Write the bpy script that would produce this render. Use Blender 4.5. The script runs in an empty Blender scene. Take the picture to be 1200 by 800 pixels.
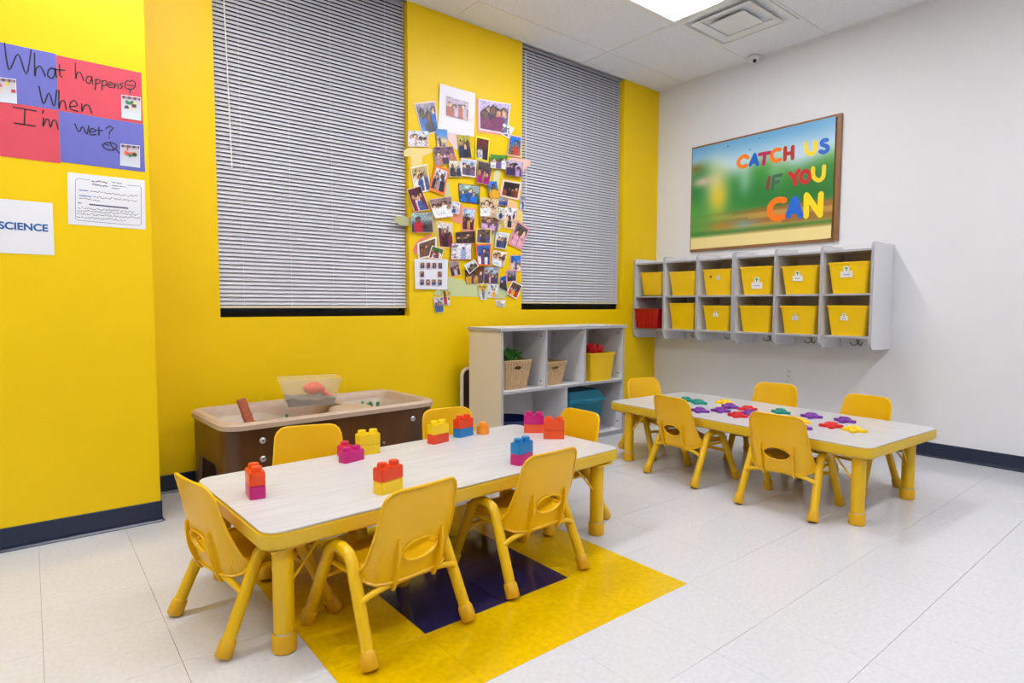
import bpy, bmesh, math, random
from mathutils import Vector, Matrix
random.seed(7)
PI = math.pi
SC = bpy.context.scene
COL = SC.collection

# ------------------------------------------------------------------ camera
CAM = Vector((-0.9125, -1.5475, 1.0075)); YAW, PITCH, ROLL, F = 0.8910, -0.0608, 0.0030, 700.4
cd = Vector((math.cos(YAW)*math.cos(PITCH), math.sin(YAW)*math.cos(PITCH), math.sin(PITCH)))
cr = Vector((math.sin(YAW), -math.cos(YAW), 0)); cu = cr.cross(cd)
c_, s_ = math.cos(ROLL), math.sin(ROLL)
cr, cu = c_*cr + s_*cu, -s_*cr + c_*cu
cam = bpy.data.cameras.new('camera'); cam_o = bpy.data.objects.new('camera', cam); COL.objects.link(cam_o)
cam.sensor_width = 36; cam.lens = 36*F/1200; cam.clip_start = .02
cam_o.matrix_world = Matrix(((cr.x, cu.x, -cd.x, CAM.x), (cr.y, cu.y, -cd.y, CAM.y), (cr.z, cu.z, -cd.z, CAM.z), (0, 0, 0, 1)))
SC.camera = cam_o

# ------------------------------------------------------------------ world, exposure
w = bpy.data.worlds.new('world'); SC.world = w; w.use_nodes = True
w.node_tree.nodes['Background'].inputs[0].default_value = (.004, .006, .012, 1)
w.node_tree.nodes['Background'].inputs[1].default_value = 1
vs = SC.view_settings
SC.display_settings.display_device = 'sRGB'
vs.view_transform = 'Standard'; vs.look = 'None'; vs.gamma = 1; vs.use_curve_mapping = False
vs.exposure = 0.0
LAMP = 13.8            # emission strength of the troffer lenses
LAMP_COL = (.95, .965, 1.0)

# measuring helpers: a point of a known plane (floor level z, wall x, wall y) seen at a photo position
def _ray(u, v): return cd + (u-600)/F*cr + (400-v)/F*cu
def onz(u, v, z=0.0): r = _ray(u, v); return CAM + r*((z-CAM.z)/r.z)
def onx(u, v, x): r = _ray(u, v); return CAM + r*((x-CAM.x)/r.x)
def ony(u, v, y): r = _ray(u, v); return CAM + r*((y-CAM.y)/r.y)

X0, Y0, H = 3.769, 2.055, 3.012      # white wall, yellow window wall, ceiling height
YP, XP = 1.598, -0.465               # projecting wall face and its corner
T = 0.3048

# ------------------------------------------------------------------ materials
def lin(c): return tuple((x/12.92 if x <= .04045 else ((x+.055)/1.055)**2.4) for x in c)
def rgb(r, g, b): return lin((r/255, g/255, b/255))
def mat(name, col, rough=.5, var=0.0, scale=20, spec=.5, metal=0, bump=0, bscale=60, stretch=None, col2=None, coat=0):
    m = bpy.data.materials.new(name); m.use_nodes = True; nt = m.node_tree; b = nt.nodes['Principled BSDF']
    b.inputs['Base Color'].default_value = (*col, 1); b.inputs['Roughness'].default_value = rough
    b.inputs['Specular IOR Level'].default_value = spec; b.inputs['Metallic'].default_value = metal
    b.inputs['Coat Weight'].default_value = coat
    g = nt.nodes.new('ShaderNodeNewGeometry'); mp = nt.nodes.new('ShaderNodeMapping')
    nt.links.new(g.outputs['Position'], mp.inputs['Vector'])
    if stretch: mp.inputs['Scale'].default_value = stretch
    if var or col2:
        n = nt.nodes.new('ShaderNodeTexNoise'); n.inputs['Scale'].default_value = scale; n.inputs['Detail'].default_value = 4
        nt.links.new(mp.outputs[0], n.inputs['Vector'])
        r = nt.nodes.new('ShaderNodeValToRGB'); nt.links.new(n.outputs['Fac'], r.inputs['Fac'])
        c2 = col2 if col2 else tuple(x*(1-var) for x in col)
        r.color_ramp.elements[0].position = .32; r.color_ramp.elements[1].position = .68
        r.color_ramp.elements[0].color = (*c2, 1); r.color_ramp.elements[1].color = (*col, 1)
        nt.links.new(r.outputs[0], b.inputs['Base Color'])
    if bump:
        n2 = nt.nodes.new('ShaderNodeTexNoise'); n2.inputs['Scale'].default_value = bscale; n2.inputs['Detail'].default_value = 3
        nt.links.new(mp.outputs[0], n2.inputs['Vector'])
        bu = nt.nodes.new('ShaderNodeBump'); bu.inputs['Strength'].default_value = bump; bu.inputs['Distance'].default_value = .002
        nt.links.new(n2.outputs['Fac'], bu.inputs['Height']); nt.links.new(bu.outputs[0], b.inputs['Normal'])
    return m
M = {}
M['yellow_wall'] = mat('yellow_wall_paint', (.88, .585, .0), .42, .03, 3, spec=.28, bump=.08, bscale=120)
M['white_wall'] = mat('white_wall_paint', (.77, .775, .80), .5, .02, 3, bump=.08, bscale=120)
M['far_wall'] = mat('grey_wall_paint', (.42, .42, .44), .5)
M['navy'] = mat('navy_vinyl', (.010, .019, .052), .28, .1, 10)
M['ceiling'] = mat('acoustic_tile', (.85, .86, .90), .9, .14, 90, bump=.5, bscale=160)
M['grid'] = mat('ceiling_grid_paint', (.78, .78, .78), .5)
M['tile'] = mat('white_vinyl_tile', (.66, .66, .69), .17, .09, 70, bump=.03, bscale=12)
M['tile_y'] = mat('yellow_vinyl_tile', (.78, .49, .0), .17, .16, 50, bump=.03, bscale=12)
M['tile_n'] = mat('navy_vinyl_tile', (.018, .015, .080), .12, .35, 50, bump=.03, bscale=12)
M['grout'] = mat('dark_joint', (.30, .28, .27), .8)
M['plastic'] = mat('yellow_plastic', (.84, .475, .0), .33, .02, 4, bump=.04, bscale=200)
M['tube'] = mat('yellow_powder_coat', (.80, .48, .001), .30)
M['boot'] = mat('yellow_boot', (.74, .40, .004), .42)
M['band'] = mat('yellow_edge_band', (.72, .47, .02), .32)
M['laminate'] = mat('white_oak_laminate', (.64, .635, .65), .30, .14, 5, stretch=(1.2, 14, 4))
M['laminate2'] = mat('white_oak_laminate_b', (.64, .635, .65), .30, .14, 5, stretch=(14, 1.2, 4))
M['under'] = mat('table_underside', (.45, .36, .25), .6)
M['shelf'] = mat('white_melamine', (.74, .73, .75), .35, .02, 3)
M['cream'] = mat('cream_melamine', (.76, .69, .57), .4, .02, 3)
M['edge'] = mat('grey_edge_band', (.40, .40, .44), .4)
M['screw'] = mat('dark_screw', (.05, .05, .055), .35, metal=.6)
M['steel'] = mat('zinc_bolt', (.55, .55, .56), .3, metal=.9)
M['slat'] = mat('blind_slat', (.60, .60, .66), .45)
M['cord'] = mat('blind_cord', (.8, .8, .82), .6)
M['cream_rail'] = mat('blind_rail', (.68, .63, .50), .4)
M['black'] = mat('black_frame', (.006, .006, .007), .6, spec=.15)
M['brown_wood'] = mat('brown_plastic_panel', (.105, .042, .014), .28, .45, 5, stretch=(2, 2, .6))
M['tray'] = mat('beige_tray', (.52, .38, .28), .45, .06, 30)
M['cork_frame'] = mat('oak_frame', (.30, .13, .045), .45, .2, 12)
M['cork'] = mat('cork', (.42, .22, .09), .8, .3, 80)
M['basket'] = mat('wicker', (.60, .40, .21), .6, .25, 60, bump=.4, bscale=200)
M['paper'] = mat('white_paper', (.78, .78, .82), .6, .02, 6)
M['ink'] = mat('marker_ink', (.015, .012, .02), .6)
M['blue_ink'] = mat('blue_print', (.01, .10, .34), .6)
M['tee'] = mat('hook_metal', (.16, .14, .13), .3, metal=.8)
M['sand'] = mat('grey_sand', (.26, .21, .17), .95, .4, 90, bump=.6, bscale=260)
_pc = {}
def plain(name, r, g, b, rough=.4, **k):
    if name not in _pc: _pc[name] = mat(name, rgb(r, g, b), rough, **k)
    return _pc[name]
def attr_mat(name, rough=.35):
    m = bpy.data.materials.new(name); m.use_nodes = True; nt = m.node_tree; b = nt.nodes['Principled BSDF']
    a = nt.nodes.new('ShaderNodeAttribute'); a.attribute_name = 'Col'; nt.links.new(a.outputs['Color'], b.inputs['Base Color'])
    b.inputs['Roughness'].default_value = rough; return m
M['print'] = attr_mat('photo_print'); M['poster'] = attr_mat('poster_print', .3)
def glass_mat(name, tint, rough, fac):
    m = bpy.data.materials.new(name); m.use_nodes = True; nt = m.node_tree
    b = nt.nodes['Principled BSDF']; b.inputs['Base Color'].default_value = (*tint, 1); b.inputs['Roughness'].default_value = rough
    t = nt.nodes.new('ShaderNodeBsdfTransparent'); x = nt.nodes.new('ShaderNodeMixShader'); x.inputs[0].default_value = fac
    nt.links.new(t.outputs[0], x.inputs[1]); nt.links.new(b.outputs[0], x.inputs[2])
    nt.links.new(x.outputs[0], nt.nodes['Material Output'].inputs[0]); return m
M['clear'] = glass_mat('frosted_clear_plastic', (.82, .78, .68), .25, .17)
M['pane'] = glass_mat('night_window_glass', (.01, .012, .015), .05, .5)
def emit(name, col, s):
    m = bpy.data.materials.new(name); m.use_nodes = True; b = m.node_tree.nodes['Principled BSDF']
    b.inputs['Base Color'].default_value = (.8, .8, .8, 1); b.inputs['Emission Color'].default_value = (*col, 1); b.inputs['Emission Strength'].default_value = s
    return m
M['lens'] = emit('troffer_lens', LAMP_COL, LAMP*.085); M['strip'] = emit('troffer_centre_strip', LAMP_COL, LAMP*3.9)

# ------------------------------------------------------------------ mesh helpers
def obj(name, bm, m, parent=None, smooth=False, loc=None, kind=None):
    me = bpy.data.meshes.new(name); bm.normal_update(); bm.to_mesh(me); bm.free()
    for x in (m if isinstance(m, (list, tuple)) else [m]): me.materials.append(x)
    if smooth:
        for p in me.polygons: p.use_smooth = True
        try: me.set_sharp_from_angle(angle=math.radians(38))
        except Exception: pass
    o = bpy.data.objects.new(name, me); COL.objects.link(o)
    if parent: o.parent = parent
    if loc is not None: o.location = loc
    if kind: o['kind'] = kind
    return o
def tag(o, label, cat, group=None):
    o['label'] = label; o['category'] = cat
    if group: o['group'] = group
    return o
def thing(name, label, cat, loc=(0, 0, 0), rz=0, group=None):
    o = bpy.data.objects.new(name, None); COL.objects.link(o); o.location = loc; o.rotation_euler = (0, 0, rz); o.empty_display_size = .05
    return tag(o, label, cat, group)
def dup(root, loc, rz, label, group=None):
    r = root.copy(); COL.objects.link(r); r.location = loc; r.rotation_euler = (0, 0, rz); r['label'] = label
    if group: r['group'] = group
    for ch in list(root.children):
        c = ch.copy(); COL.objects.link(c); c.parent = r
        for g in ch.children:
            d = g.copy(); COL.objects.link(d); d.parent = c
    return r
def B(): return bmesh.new()
def box(bm, x0, x1, y0, y1, z0, z1, bev=0, mi=0, seg=1):
    r = bmesh.ops.create_cube(bm, size=1); vs_ = r['verts']
    for v in vs_: v.co = Vector(((x0+x1)/2+v.co.x*(x1-x0), (y0+y1)/2+v.co.y*(y1-y0), (z0+z1)/2+v.co.z*(z1-z0)))
    fs = set(f for v in vs_ for f in v.link_faces)
    for f in fs: f.material_index = mi
    if bev:
        es = list(set(e for v in vs_ for e in v.link_edges))
        bmesh.ops.bevel(bm, geom=es, offset=bev, segments=seg, affect='EDGES', profile=.5)
    return bm
def tube(bm, pts, r, n=10, closed=False, mi=0):
    pts = [Vector(p) for p in pts]; k = len(pts); rings = []
    rs = r if isinstance(r, (list, tuple)) else [r]*k
    up = None
    for i, p in enumerate(pts):
        a = pts[(i-1) % k] if (i > 0 or closed) else p; b = pts[(i+1) % k] if (i < k-1 or closed) else p
        t = (b-a).normalized()
        if up is None: up = t.orthogonal().normalized()
        up = (up - t*up.dot(t)).normalized(); s = t.cross(up)
        rings.append([bm.verts.new(p + rs[i]*(math.cos(2*PI*j/n)*up + math.sin(2*PI*j/n)*s)) for j in range(n)])
    m_ = k if closed else k-1
    for i in range(m_):
        a, b = rings[i], rings[(i+1) % k]
        off = 0
        if closed and i == k-1:
            off = min(range(n), key=lambda o_: sum((a[j].co-b[(j+o_) % n].co).length for j in range(n)))
        for j in range(n):
            f = bm.faces.new((a[j], a[(j+1) % n], b[(j+1+off) % n], b[(j+off) % n])); f.material_index = mi
    if not closed:
        bm.faces.new(rings[0][::-1]).material_index = mi; bm.faces.new(rings[-1]).material_index = mi
    return bm
def lathe(bm, prof, n=20, c=(0, 0, 0), mi=0):
    c = Vector(c); rings = []
    for r, z in prof: rings.append([bm.verts.new(c+Vector((r*math.cos(2*PI*j/n), r*math.sin(2*PI*j/n), z))) for j in range(n)])
    for a, b in zip(rings, rings[1:]):
        for j in range(n): bm.faces.new((a[j], a[(j+1) % n], b[(j+1) % n], b[j])).material_index = mi
    bm.faces.new(rings[0][::-1]).material_index = mi; bm.faces.new(rings[-1]).material_index = mi
    return bm
def prism(bm, poly, d, mi=0):
    """poly: list of 3D points in one plane, d: extrusion vector"""
    d = Vector(d); a = [bm.verts.new(Vector(p)) for p in poly]; b = [bm.verts.new(Vector(p)+d) for p in poly]; n = len(a)
    bm.faces.new(a).material_index = mi; bm.faces.new(b[::-1]).material_index = mi
    for i in range(n): bm.faces.new((a[i], b[i], b[(i+1) % n], a[(i+1) % n])).material_index = mi
    bmesh.ops.recalc_face_normals(bm, faces=bm.faces[:]); return bm
def solid(bm, t_):
    bm.normal_update(); bmesh.ops.solidify(bm, geom=bm.faces[:], thickness=t_)
def rrect(w_, h_, r, n=6, cx=0, cy=0):
    P = []
    for (sx, sy, a0) in ((1, 1, 0), (-1, 1, 90), (-1, -1, 180), (1, -1, 270)):
        for i in range(n+1):
            a = math.radians(a0+90*i/n); P.append((cx+sx*(w_/2-r)+r*math.cos(a), cy+sy*(h_/2-r)+r*math.sin(a)))
    return P
def smooth_path(pts, per=5):
    pts = [Vector(p) for p in pts]; out = []
    P = [pts[0]]+pts+[pts[-1]]
    for i in range(1, len(P)-2):
        p0, p1, p2, p3 = P[i-1], P[i], P[i+1], P[i+2]
        for k in range(per):
            t = k/per
            out.append(.5*((2*p1)+(-p0+p2)*t+(2*p0-5*p1+4*p2-p3)*t*t+(-p0+3*p1-3*p2+p3)*t**3))
    out.append(pts[-1]); return out
def ribbon(bm, pts, wdt, nrm, th=.0006, mi=0, caps=True):
    """flat stroke of width wdt lying in the plane with normal nrm, round ended"""
    pts = [Vector(p) for p in pts]; nrm = Vector(nrm).normalized(); L, R = [], []
    for i, p in enumerate(pts):
        t = (pts[min(i+1, len(pts)-1)]-pts[max(i-1, 0)]).normalized(); s = nrm.cross(t).normalized()
        if caps and i == 0:
            L.append(p-t*wdt*.42+s*wdt*.22); R.append(p-t*wdt*.42-s*wdt*.22)
        L.append(p+s*wdt/2); R.append(p-s*wdt/2)
        if caps and i == len(pts)-1:
            L.append(p+t*wdt*.42+s*wdt*.22); R.append(p+t*wdt*.42-s*wdt*.22)
    vl = [bm.verts.new(p+nrm*th) for p in L]; vr = [bm.verts.new(p+nrm*th) for p in R]
    for i in range(len(vl)-1): bm.faces.new((vl[i], vl[i+1], vr[i+1], vr[i])).material_index = mi
    return bm

# ================================================================== STRUCTURE
# floor: base slab, individual vinyl tiles where the floor is in view
bm = B(); box(bm, -4.2, X0+.1, -6.1, Y0+.1, -.1, -.0035)
floor = obj('floor', bm, M['grout'], kind='structure')
def tile_mesh(name, m):
    bm = B(); h = T/2-.0005; prev = None
    box(bm, -h, h, -h, h, -.0045, 0, .0005)
    me = bpy.data.meshes.new(name); bm.to_mesh(me); bm.free(); me.materials.append(m); return me
TM = {k: tile_mesh('floor_tile_'+k, M[k]) for k in ('tile', 'tile_y', 'tile_n')}
count = 0; i_lo, i_hi, j_lo, j_hi = -4, 12, -6, 6
visible = set()
for i in range(i_lo, i_hi):
    for j in range(j_lo, j_hi):
        if (j+.0)*T > YP and (i+.5)*T < XP: pass
        p = Vector(((i+.5)*T, (j+.5)*T, 0)) - CAM; z = p.dot(cd)
        if z < .5: continue
        u = 600+F*p.dot(cr)/z; v = 400-F*p.dot(cu)/z
        if -160 < u < 1360 and v < 960:
            visible.add((i, j)); k = 'tile'
            if -1 <= i <= 2 and -1 <= j <= 2: k = 'tile_n' if (i in (0, 1) and j in (0, 1)) else 'tile_y'
            o = bpy.data.objects.new('floor_tile', TM[k]); COL.objects.link(o); o.parent = floor
            o.location = ((i+.5)*T, (j+.5)*T, 0); count += 1
# the tiles out of view, one mesh
bm = B()
for i in range(-14, 13):
    for j in range(-20, 7):
        if (i, j) in visible: continue
        h = T/2-.0005; cx, cy = (i+.5)*T, (j+.5)*T
        box(bm, cx-h, min(cx+h, X0+.05), cy-h, min(cy+h, Y0+.05), -.0045, 0)
o = obj('floor_tiling', bm, M['tile'], floor); o['kind'] = 'stuff'

WO = dict(w1=(-.084, 1.103, .934), w2=(2.093, 3.277, .972))   # openings x0,x1,sill
bm = B(); yb = Y0+.10
(a0, a1, az), (b0, b1, bz) = WO['w1'], WO['w2']
box(bm, -4.2, a0, Y0, yb, 0, H); box(bm, a0, a1, Y0, yb, 0, az); box(bm, a1, b0, Y0, yb, 0, H)
box(bm, b0, b1, Y0, yb, 0, bz); box(bm, b1, X0+.1, Y0, yb, 0, H)
bmesh.ops.remove_doubles(bm, verts=bm.verts[:], dist=1e-5)
obj('wall_back', bm, M['yellow_wall'], kind='structure')
bm = B(); box(bm, -4.2, XP, YP, Y0, 0, H, .004); obj('wall_projection', bm, M['yellow_wall'], kind='structure')
bm = B(); box(bm, X0, X0+.1, -6.1, Y0, 0, H); obj('wall_right', bm, M['white_wall'], kind='structure')
bm = B(); box(bm, -4.3, -4.2, -6.1, Y0, 0, H); obj('wall_left', bm, M['far_wall'], kind='structure')
bm = B(); box(bm, -4.2, X0, -6.2, -6.1, 0, H); obj('wall_front', bm, M['far_wall'], kind='structure')
def baseboard(name, prof_pts, a, b):
    """vinyl cove base: profile (out, z) swept from a to b"""
    a, b = Vector(a), Vector(b); d = (b-a).normalized(); out = Vector((d.y, -d.x, 0)); bm = B()
    A = [a+out*p+Vector((0, 0, z)) for p, z in prof_pts]; prism(bm, A, b-a); return obj(name, bm, M['navy'], kind='structure')
COVE = [(0, 0), (.014, 0), (.014, .003), (.007, .010), (.004, .022), (.004, .094), (.002, .097), (0, .097)]
baseboard('baseboard_back', COVE, (XP, Y0, 0), (X0, Y0, 0))
baseboard('baseboard_projection', COVE, (-4.2, YP, 0), (XP+.004, YP, 0))
baseboard('baseboard_projection_return', COVE, (XP, YP-.004, 0), (XP, Y0, 0))
baseboard('baseboard_right', COVE, (X0, Y0, 0), (X0, -6.1, 0))

# ceiling: slab, T-bar grid, lay-in tiles
bm = B(); box(bm, -4.2, X0+.1, -6.1, Y0+.1, H+.012, H+.1); ceil = obj('ceiling', bm, M['ceiling'], kind='structure')
GX, GY, TX, TY = 2.742, 1.775, 1.262, .622
xs = [GX-TX*k for k in range(5, -1, -1)]; xs = [-4.2]+[x for x in xs if x > -4.1]+[X0]
ys = [Y0]+[GY-TY*k for k in range(0, 13)]; ys = [y for y in ys if y > -6.05]+[-6.1]
VX1 = GX+.612
LIGHTS = [(3, 1), (3, 5), (1, 1), (1, 5), (3, 9), (1, 9)]          # (x cell from list end, y cell) of troffers
bm = B()
for x in xs[1:-1]: box(bm, x-.010, x+.010, -6.1, Y0, H-.003, H+.006)
for y in ys[1:-1]: box(bm, -4.2, X0, y-.010, y+.010, H-.003, H+.006)
box(bm, VX1-.008, VX1+.008, ys[3], ys[2], H-.003, H+.006)
box(bm, X0-.018, X0, -6.1, Y0, H-.004, H+.002); box(bm, -4.2, X0, Y0-.018, Y0, H-.004, H+.002)
box(bm, -4.2, XP+.018, YP-.018, YP, H-.004, H+.002)
obj('ceiling_grid', bm, M['grid'], ceil)
nx = len(xs)-1
tmesh = {}
trofs = []
for a in range(nx):
    for b in range(len(ys)-1):
        x0_, x1_, y1_, y0_ = xs[a], xs[a+1], ys[b], ys[b+1]
        if a == nx-2 and b in (2, 6, 10): trofs.append((x0_, x1_, y0_, y1_)); continue
        if a in (nx-4, nx-6) and b in (2, 6): trofs.append((x0_, x1_, y0_, y1_)); continue
        if a == nx-1 and b == 2: x0_ = VX1
        key = (round(x1_-x0_, 3), round(y1_-y0_, 3))
        if key not in tmesh:
            bm = B(); wx, wy = key[0]/2-.002, key[1]/2-.002; box(bm, -wx, wx, -wy, wy, .0, .012)
            me = bpy.data.meshes.new('ceiling_tile'); bm.to_mesh(me); bm.free(); me.materials.append(M['ceiling']); tmesh[key] = me
        o = bpy.data.objects.new('ceiling_tile', tmesh[key]); COL.objects.link(o); o.parent = ceil
        o.location = ((x0_+x1_)/2, (y0_+y1_)/2, H+.0005)
tl = ['recessed ceiling light with glowing white lens beside the square air vent']
def troffer(x0_, x1_, y0_, y1_, label):
    t = thing('ceiling_light', label, 'ceiling light', ((x0_+x1_)/2, (y0_+y1_)/2, H-.004), 0, 'recessed ceiling lights')
    wx, wy = (x1_-x0_)/2-.008, (y1_-y0_)/2-.008
    bm = B()
    for s in (-1, 1):
        box(bm, -wx, wx, s*(wy-.012)-.012, s*(wy-.012)+.012, -.002, .010); box(bm, s*(wx-.012)-.012, s*(wx-.012)+.012, -wy+.024, wy-.024, -.002, .010)
    obj('frame', bm, M['grid'], t)
    bm = B(); box(bm, -wx+.024, wx-.024, -wy+.024, wy-.024, .004, .009); obj('lens', bm, M['lens'], t)
    bm = B(); box(bm, -wx+.03, wx-.03, -.075, .075, .0, .0035, .001); obj('centre_strip', bm, M['strip'], t)
trofs.sort(key=lambda q: -(q[0]*10+q[3]))
for q in trofs:
    inview = q[0] > 1 and q[3] > 1
    troffer(*q, tl[0] if inview else 'recessed ceiling light out of the picture, behind or above the viewer')
# air vent: square louvred diffuser
vx0, vx1, vy0, vy1 = GX+.006, VX1-.004, ys[3]+.006, ys[2]-.006
t = thing('ceiling_vent', 'white square stepped air diffuser in the ceiling beside the light', 'air vent', ((vx0+vx1)/2, (vy0+vy1)/2, H-.004))
def sq_ring(bm, ro, zo, ri, zi, th=.003):
    for s in range(4):
        a = math.radians(45+90*s); b_ = a+PI/2
        P = [Vector((ro*1.4142*math.cos(a), ro*1.4142*math.sin(a), zo)), Vector((ro*1.4142*math.cos(b_), ro*1.4142*math.sin(b_), zo)),
             Vector((ri*1.4142*math.cos(b_), ri*1.4142*math.sin(b_), zi)), Vector((ri*1.4142*math.cos(a), ri*1.4142*math.sin(a), zi))]
        prism(bm, P, (0, 0, th))
bm = B(); sq_ring(bm, .297, -.002, .262, -.002); obj('frame', bm, M['grid'], t)
bm = B(); sq_ring(bm, .262, -.002, .235, .075); obj('recess', bm, M['grid'], t)
bm = B(); sq_ring(bm, .225, -.012, .175, .006); obj('louvre', bm, M['grid'], t)
bm = B(); box(bm, -.13, .13, -.13, .13, -.012, -.008); sq_ring(bm, .13, -.012, .12, -.004); obj('centre_plate', bm, M['grid'], t)
bm = B(); box(bm, -.19, .19, -.19, .19, .030, .036); obj('duct_opening', bm, M['black'], t)
# camera dome
t = thing('security_camera', 'small white dome camera on the ceiling at the white wall', 'camera', (3.70, 1.075, H-.004))
bm = B(); lathe(bm, [(.045, 0), (.050, -.004), (.050, -.016), (.044, -.022)][::-1], 24); obj('base', bm, M['shelf'], t, True)
bm = B()
bmesh.ops.create_uvsphere(bm, u_segments=20, v_segments=12, radius=.038)
for v in bm.verts: v.co.z = v.co.z*.9-.022
obj('dome', bm, M['shelf'], t, True)
bm = B(); bmesh.ops.create_uvsphere(bm, u_segments=16, v_segments=8, radius=.016)
for v in bm.verts: v.co += Vector((-.016, -.016, -.040))
obj('lens', bm, plain('lens_black', 12, 12, 14, .1), t, True)

# windows: black frame + pane in each opening
for n, (x0_, x1_, z0_) in enumerate((WO['w1'], WO['w2'])):
    zt = H; yg = Y0+.072
    bm = B(); fw = .028
    box(bm, x0_, x0_+fw, yg-.004, yg+.03, z0_, zt); box(bm, x1_-fw, x1_, yg-.004, yg+.03, z0_, zt)
    box(bm, x0_+fw, x1_-fw, yg-.004, yg+.03, z0_, z0_+fw); box(bm, x0_+fw, x1_-fw, yg-.004, yg+.03, zt-fw, zt)
    box(bm, x0_+fw, x1_-fw, yg-.004, yg+.03, 1.62, 1.65)
    fr = obj('window_%d' % (n+1), bm, M['black'], kind='structure')
    bm = B(); box(bm, x0_+fw, x1_-fw, yg+.01, yg+.016, z0_+fw, zt-fw); obj('pane', bm, M['pane'], fr)
# blinds
SP = .0229
def blind(x0_, x1_, zb, label, marks):
    yb_ = Y0+.042; t = thing('window_blind', label, 'window blind', ((x0_+x1_)/2, yb_, zb), 0, 'closed horizontal window blinds')
    L = x1_-x0_; top = H-.03-zb
    bm = B(); a = math.radians(61); n = 4; rows = []
    for k in range(n+1):
        s = (k/n-.5)*.025; bow = .0016*(1-(2*k/n-1)**2)
        rows.append((s*math.cos(a)-bow*math.sin(a), s*math.sin(a)+bow*math.cos(a)))
    V = [[bm.verts.new((sx*L/2, y, z)) for sx in (-1, 1)] for y, z in rows]
    for k in range(n): bm.faces.new((V[k][0], V[k][1], V[k+1][1], V[k+1][0]))
    solid(bm, .0003)
    first = obj('slat', bm, M['slat'], t, False, (0, 0, .03))
    k = 1
    while .03+k*SP < top+.004:
        c = first.copy(); COL.objects.link(c); c.parent = t; c.location = (0, 0, .03+k*SP); k += 1
    bm = B(); box(bm, -L/2, L/2, -.012, .012, 0, .014, .003); obj('bottom_rail', bm, M['cream_rail'], t)
    bm = B(); box(bm, -L/2, L/2, -.014, .014, top+.012, top+.026, .002); obj('head_rail', bm, M['edge'], t)  # head rail coloured grey to paint in the shade below the ceiling
    for f in (.11, .34, .56, .75, .92):
        bm = B(); x = -L/2+L*f; tube(bm, [(x, -.013, .01), (x, -.013, top)], .0008, 5); obj('ladder_cord', bm, M['cord'], t)
    return t, L, top
t, L, top = blind(a0+.006, a1-.004, .985, 'wide closed white venetian blind on the left window', 0)
bm = B(); tube(bm, [(-L/2+.05, -.03, top-.02), (-L/2+.075, -.036, .78)], .0035, 8); obj('tilt_wand', bm, M['cord'], t, True)
bm = B(); tube(bm, [(L/2-.15, -.02, top), (L/2-.15, -.02, 1.05)], .0011, 5); lathe(bm, [(.003, 1.02), (.006, 1.025), (.003, 1.05)], 8, (L/2-.15, -.02, 0)); obj('pull_cord', bm, M['cord'], t)
t, L, top = blind(b0+.004, b1-.012, 1.02, 'narrower looking closed white venetian blind on the right window near the corner', 0)
bm = B(); tube(bm, [(-L/2+.04, -.03, top-.02), (-L/2+.045, -.036, .85)], .0035, 8); obj('tilt_wand', bm, M['cord'], t, True)

# outlet
p = onx(925, 438, X0)
t = thing('wall_outlet', 'white power outlet plate low on the white wall', 'outlet', (X0-.001, p.y, p.z-.055))
bm = B(); box(bm, -.006, 0, -.036, .036, 0, .115, .003); obj('cover_plate', bm, M['white_wall'], t)
for z in (.038, .077):
    bm = B(); box(bm, -.009, -.005, -.016, .016, z-.013, z+.013, .002); s = obj('socket', bm, M['shelf'], t)
    bm = B(); box(bm, -.0095, -.0088, -.008, -.005, z-.006, z+.006); box(bm, -.0095, -.0088, .005, .008, z-.006, z+.006); obj('slot', bm, M['black'], s)

# ================================================================== TABLES
ZT = .375
def table(cx, cy, rz, L, W, legs, lam, label):
    t = thing('activity_table', label, 'table', (cx, cy, 0), rz, 'low rectangular activity tables')
    R = Matrix.Rotation(-rz, 3, 'Z')
    bm = B(); P = rrect(L, W, .055, 8)
    prism(bm, [(x, y, ZT-.052) for x, y in P], (0, 0, .049)); 
    e = [e for e in bm.edges if abs(e.verts[0].co.z-e.verts[1].co.z) < 1e-6]
    bmesh.ops.bevel(bm, geom=e, offset=.006, segments=2, affect='EDGES'); obj('edge_band', bm, M['band'], t, True)
    bm = B(); P = rrect(L-.012, W-.012, .05, 8); prism(bm, [(x, y, ZT-.006) for x, y in P], (0, 0, .006)); obj('tabletop', bm, lam, t)
    bm = B(); P = rrect(L-.03, W-.03, .04, 4); prism(bm, [(x, y, ZT-.056) for x, y in P], (0, 0, .004)); obj('underside', bm, M['under'], t)
    for (lx, ly) in legs:
        q = R @ Vector((lx-cx, ly-cy, 0)); sx = 1 if q.x > 0 else -1; sy = 1 if q.y > 0 else -1
        bm = B(); lathe(bm, [(.030, .03), (.030, ZT-.056)], 24, (q.x, q.y, 0)); leg = obj('leg', bm, M['tube'], t, True)
        bm = B(); lathe(bm, [(.030, 0), (.035, .004), (.035, .052), (.032, .056)], 24, (q.x, q.y, 0)); obj('foot_cap', bm, M['boot'], leg, True)
        bm = B(); lathe(bm, [(.0312, .0565), (.0312, .0595)], 24, (q.x, q.y, 0)); obj('collar_ring', bm, M['steel'], leg, True)
        bm = B(); tube(bm, [(q.x-sx*.028, q.y, ZT-.17), (q.x-sx*.13, q.y-sy*.01, ZT-.056)], .0045, 8); obj('brace', bm, M['tube'], t, True)
        bm = B(); tube(bm, [(q.x, q.y-sy*.028, ZT-.17), (q.x, q.y-sy*.12, ZT-.056)], .0045, 8); obj('brace', bm, M['tube'], t, True)
        bm = B(); box(bm, q.x-.05, q.x+.05, q.y-.05, q.y+.05, ZT-.060, ZT-.056, .001); obj('mounting_plate', bm, M['tube'], t)
    return t
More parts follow.
